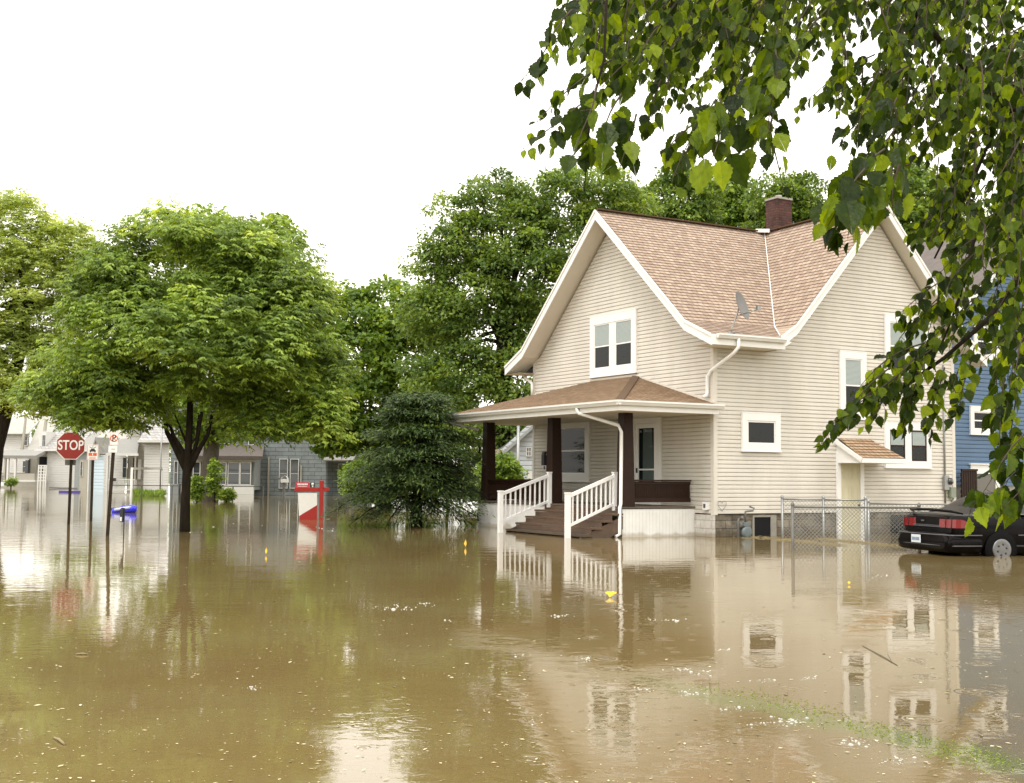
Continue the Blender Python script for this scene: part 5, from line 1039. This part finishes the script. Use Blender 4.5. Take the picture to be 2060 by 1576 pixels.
    at = me.attributes.new('tint', 'FLOAT', 'FACE'); tn = np.repeat(np.clip(rng.beta(.9,1.25,n), 0, 1), 2).astype(np.float32); at.data.foreach_set('value', tn)
    me.update(); me.validate(); lm = leafmat('birch_leaf', [(.010,.022,.004),(.035,.066,.007),(.11,.175,.012),(.27,.37,.018)], trans=.55, rough=.33); me.materials.append(lm)
    o = bpy.data.objects.new('foliage', me); COL.objects.link(o); o.parent = t
    tw.build('twig', M['twig'], t)
    m = MB(); Bq = Vector((bx,by,0)); q = lambda *a: AY(*a)-Bq
    m.tube([(0,0,-.9),(.05,0,1.5),(0,.1,3.2),(-.1,.2,5.5),(-.1,.3,8)], [.24,.19,.16,.12,.05], 12); m.build('trunk', M['bark2'], t)
    m = MB()
    for pts, r in (([(0,.1,3.0), q(2100,260,6.4), q(2000,200,6.2), q(1800,-20,6.0), q(1500,-120,5.2), q(1200,-100,4.8)], .028), ([(0,.1,2.6), q(2080,520,6.6), q(1990,640,6.3), q(1900,720,6.1), q(1800,790,5.9)], .022),
                   ([(0,.1,3.2), q(2060,120,6.8), q(1950,380,6.8), q(1880,520,6.7)], .02), ([(0,0,2.0), q(2120,840,5.0), q(2060,900,4.9)], .015), ([(0,.1,3.6), q(2080,-60,6), q(1700,-200,5.4), q(1300,-160,5), q(1160,-60,4.8)], .045),
                   ([q(1222,-40,4.7), q(1215,120,4.7), q(1188,225,4.5), q(1180,300,4.5), q(1176,385,4.5)], .006), ([q(1188,225,4.5), q(1145,250,4.5)], .004), ([q(1360,-40,5), q(1345,30,5), q(1305,100,5)], .006), ([q(1960,480,6.2), q(1930,600,6.2), q(1900,680,6.1), q(1850,770,6.0)], .010)):
        m.tube(pts, [r*(1-.75*i/(len(pts)-1)) for i in range(len(pts))], 7)
    m.build('limb', M['bark'], t)
near_tree()

# ---------------------------------------------------------------- floating things
def debris():
    rng = np.random.default_rng(5); n = 3900; P = []
    while len(P) < n:
        px = rng.uniform(-60, 2120); py = rng.uniform(1070, 1620)
        dens = .35+.5*(py > 1130)
        if rng.random() > dens: continue
        g = G(px+rng.normal(0,8), py); P.append((g.x, g.y, .004))
        if rng.random() < .3:
            for _ in range(rng.integers(1, 5)): P.append((g.x+rng.normal(0,.12), g.y+rng.normal(0,.05), .004))
    P = np.array(P[:5200]); n = len(P); th = rng.uniform(0, 2*math.pi, n); D = np.stack([np.cos(th), np.sin(th), rng.normal(0,.06,n)], 1); Nn = np.array([0,0,1.])+rng.normal(0,.1,(n,3))
    L = rng.gamma(2.2, .006, n)*(1+.06*P[:,1]); L = np.clip(L*.78, .005, .05)
    o = leaves_obj('floating_debris', P, D, Nn, L, L*rng.uniform(.2,.7,n), rng.random(n), leafmat('debris', [(.10,.07,.03),(.45,.36,.18),(.62,.53,.30),(.72,.66,.45)], trans=0), fold=.05)
    tag(o, 'flecks of tan leaf and seed litter scattered over the brown water', 'debris', kind='stuff')
debris()
def foam():
    rng = np.random.default_rng(6); m = MB()
    for px, py, sx, sy, n in ((790,1222,45,6,60),(855,1216,20,3,15),(905,1250,10,4,8),(1225,1208,8,3,4),(1128,1240,22,3,22),(1040,1318,14,4,14),(1180,1325,18,5,22),(1375,1348,28,4,34),(1410,1355,22,5,20),(1300,1385,24,4,22),(1388,1395,22,7,36),(1480,1425,35,8,34),(1540,1370,24,3,26),(1625,1365,18,3,18),(1560,1455,42,8,55),(1600,1450,30,8,35),(1720,1495,30,7,34),(1800,1530,40,9,36),(508,1385,16,4,22),(1340,1248,40,2,22),(1455,1308,18,2,16),(420,1062,80,8,40),(640,1066,60,6,26),(30,1030,40,10,20),(1075,1450,30,12,10),(1780,1160,40,4,14)):
        for _ in range(n):
            g = G(px+rng.normal(0,sx*.6), py+rng.normal(0,sy*.6)); r = rng.gamma(2,.0015)*(1+.05*g.y); b = len(m.v)
            for k in range(6): q = k*math.pi/3; m.v.append((g.x+r*math.cos(q), g.y+r*math.sin(q), .001))
            for k in range(6): q = k*math.pi/3; m.v.append((g.x+.7*r*math.cos(q), g.y+.7*r*math.sin(q), .001+.5*r))
            m.v.append((g.x, g.y, .001+.7*r))
            for k in range(6):
                k2 = (k+1)%6; m.f.append((b+k,b+k2,b+6+k2,b+6+k)); m.sm.add(len(m.f)-1); m.f.append((b+6+k,b+6+k2,b+12)); m.sm.add(len(m.f)-1)
    o = m.build('foam', mat('foam_bubbles', (.55,.54,.48), .12, spec=.8)); tag(o, 'patches of white bubbles and rain splash on the water', 'foam', kind='stuff')
foam()
def sub_grass():
    rng = np.random.default_rng(9); P = []
    for _ in range(4200):
        s = rng.random()**.8; px = 1420+640*s+rng.normal(0,25); py = 1378+172*s**1.05+rng.normal(0, 5+8*s)+rng.normal(0,6)*(rng.random()<.3); g = G(px, py); P.append((g.x, g.y, -.004))
    P = np.array(P); n = len(P); D = np.stack([rng.normal(0,1,n), rng.normal(0,1,n), rng.uniform(.05,.3,n)], 1); L = rng.uniform(.01,.04,n)
    o = leaves_obj('flooded_grass', P, D, np.array([0,-1.,.4])+rng.normal(0,.3,(n,3)), L, L*.09+.002, rng.random(n), leafmat('grass_blade', [(.09,.14,.02),(.14,.21,.03),(.20,.29,.04),(.3,.38,.07)], trans=.2)); tag(o, 'green blades of the drowned lawn poking through the water', 'grass', kind='stuff')
    P = []
    for _ in range(2600): g = AY(268+rng.random()*62, 996+rng.normal(0,.8), 0+78+rng.normal(0,.8)); P.append((g.x, g.y, 0))
    P = np.array(P); n = len(P); D = np.stack([rng.normal(0,.35,n), rng.normal(0,.35,n), np.ones(n)], 1); L = rng.uniform(.15,.4,n)*(1+.6*np.sin(P[:,0]*3.1)*np.sin(P[:,0]*7.7+1))
    o = leaves_obj('tall_grass', P, D, np.array([0,-1.,.2])+rng.normal(0,.3,(n,3)), L, np.full(n,.05), rng.random(n)*.7, LM['maple']); tag(o, 'tall green grass standing in the water under the clothes frame', 'grass', kind='stuff')
sub_grass()
def leaf_float(px, py, s, rz, label, up=.6):
    g = G(px, py); t = empty('yellow_leaf', (g.x,g.y,0), rz, label, 'leaf', 'yellow leaves on the water'); m = MB()
    o = [(0,0),(.25,.18),(.3,.42),(.62,.34),(.7,.16),(1,0)]; L = [(u*s, v*s, .004+u*s*up+abs(v)*s*.4) for u, v in o]+[(u*s, -v*s, .004+u*s*up+abs(v)*s*.4) for u, v in reversed(o[1:-1])]
    m.prism(L, (0,0,.002)); m.build('blade', M['yleaf'], t)
leaf_float(1226, 1203, .17, 1.2, 'largest yellow leaf, afloat before the stair handrail reflection', .35); leaf_float(936, 1102, .055, 1.5, 'yellow leaf standing up in the water left of the porch skirt', 3); leaf_float(535, 1117, .045, 1.6, 'small yellow leaf upright in the water left of the estate sign', 3); leaf_float(1708, 1177, .045, 1.3, 'tiny yellow leaf on the reflection of the side door', 1)
g0, g1, g2, g3 = G(1735,1300), G(1775,1322), G(1806,1340), G(1790,1300); t = empty('floating_twig', tuple(g1), 0, 'thin dark forked twig floating in front of the car reflection', 'twig'); m = MB(); m.tube([g0-g1+Vector((0,0,.003)), Vector((0,0,.006)), g2-g1+Vector((0,0,.003))], [.002,.0035,.002], 5); m.tube([(g2-g1)*.6+Vector((0,0,.01)), (g2-g1)*.4+Vector((.06,.22,.02))], .002, 4); m.build('stem', M['twig'], t)
for px, py, dx, lab in ((152,1318,26,'pale stick afloat at lower left under the stop sign reflection'), (130,1500,-22,'forked pale stick afloat near the bottom left corner')):
    g0, g1 = G(px,py), G(px+dx,py+(0 if dx > 0 else -14)); t = empty('floating_stick', tuple(g0), 0, lab, 'stick', 'sticks on the water'); m = MB(); m.tube([(0,0,.006), (g1-g0)*.5+Vector((0,0,.012)), g1-g0+Vector((0,0,.006))], [.006,.008,.004], 5); m.build('stem', M['straw'], t)
def straw():
    rng = np.random.default_rng(12); m = MB()
    for a, b, n in (((1560,1085),(1690,1098),150), ((1640,1084),(1815,1101),220), ((1470,1079),(1560,1084),50)):
        for _ in range(n):
            s = rng.random(); g = G(a[0]+(b[0]-a[0])*s, a[1]+(b[1]-a[1])*s+rng.normal(0,1.2)); th = rng.normal(0,.5)+.1; L = rng.uniform(.05,.22); m.bar((g.x,g.y,.006), (g.x+L*math.cos(th),g.y+L*math.sin(th),.012+rng.random()*.01), .008)
    o = m.build('straw_line', M['straw']); tag(o, 'line of drifted straw caught along the chain link fences', 'straw', kind='stuff')
straw()

# ---------------------------------------------------------------- trees added unseen behind the viewer to darken window and car paint reflections
for i, (x, y, hh, rr_) in enumerate(((-30,-14,13,6),(-17,-22,15,7),(-3,-26,14,7),(11,-24,15,7),(25,-16,13,6.5),(36,-4,14,7),(-42,2,14,7),(-8,-36,17,8))):
    tree('reflection_blocker_tree', 'unseen leafy tree added behind the viewer to darken reflections', (x,y), [((x,y,hh*.62),(rr_,rr_,hh*.40)), ((x+2,y,hh*.35),(rr_*.9,rr_*.9,hh*.25))], LM['maple'], M['bark'], 60+i, 1.6, 90, 40, .5, (.4, [(x,y,-.9),(x,y,3),(x,y,hh*.6)]), limbs=6, aspect=.7, group='unseen trees added behind the viewer to darken reflections')
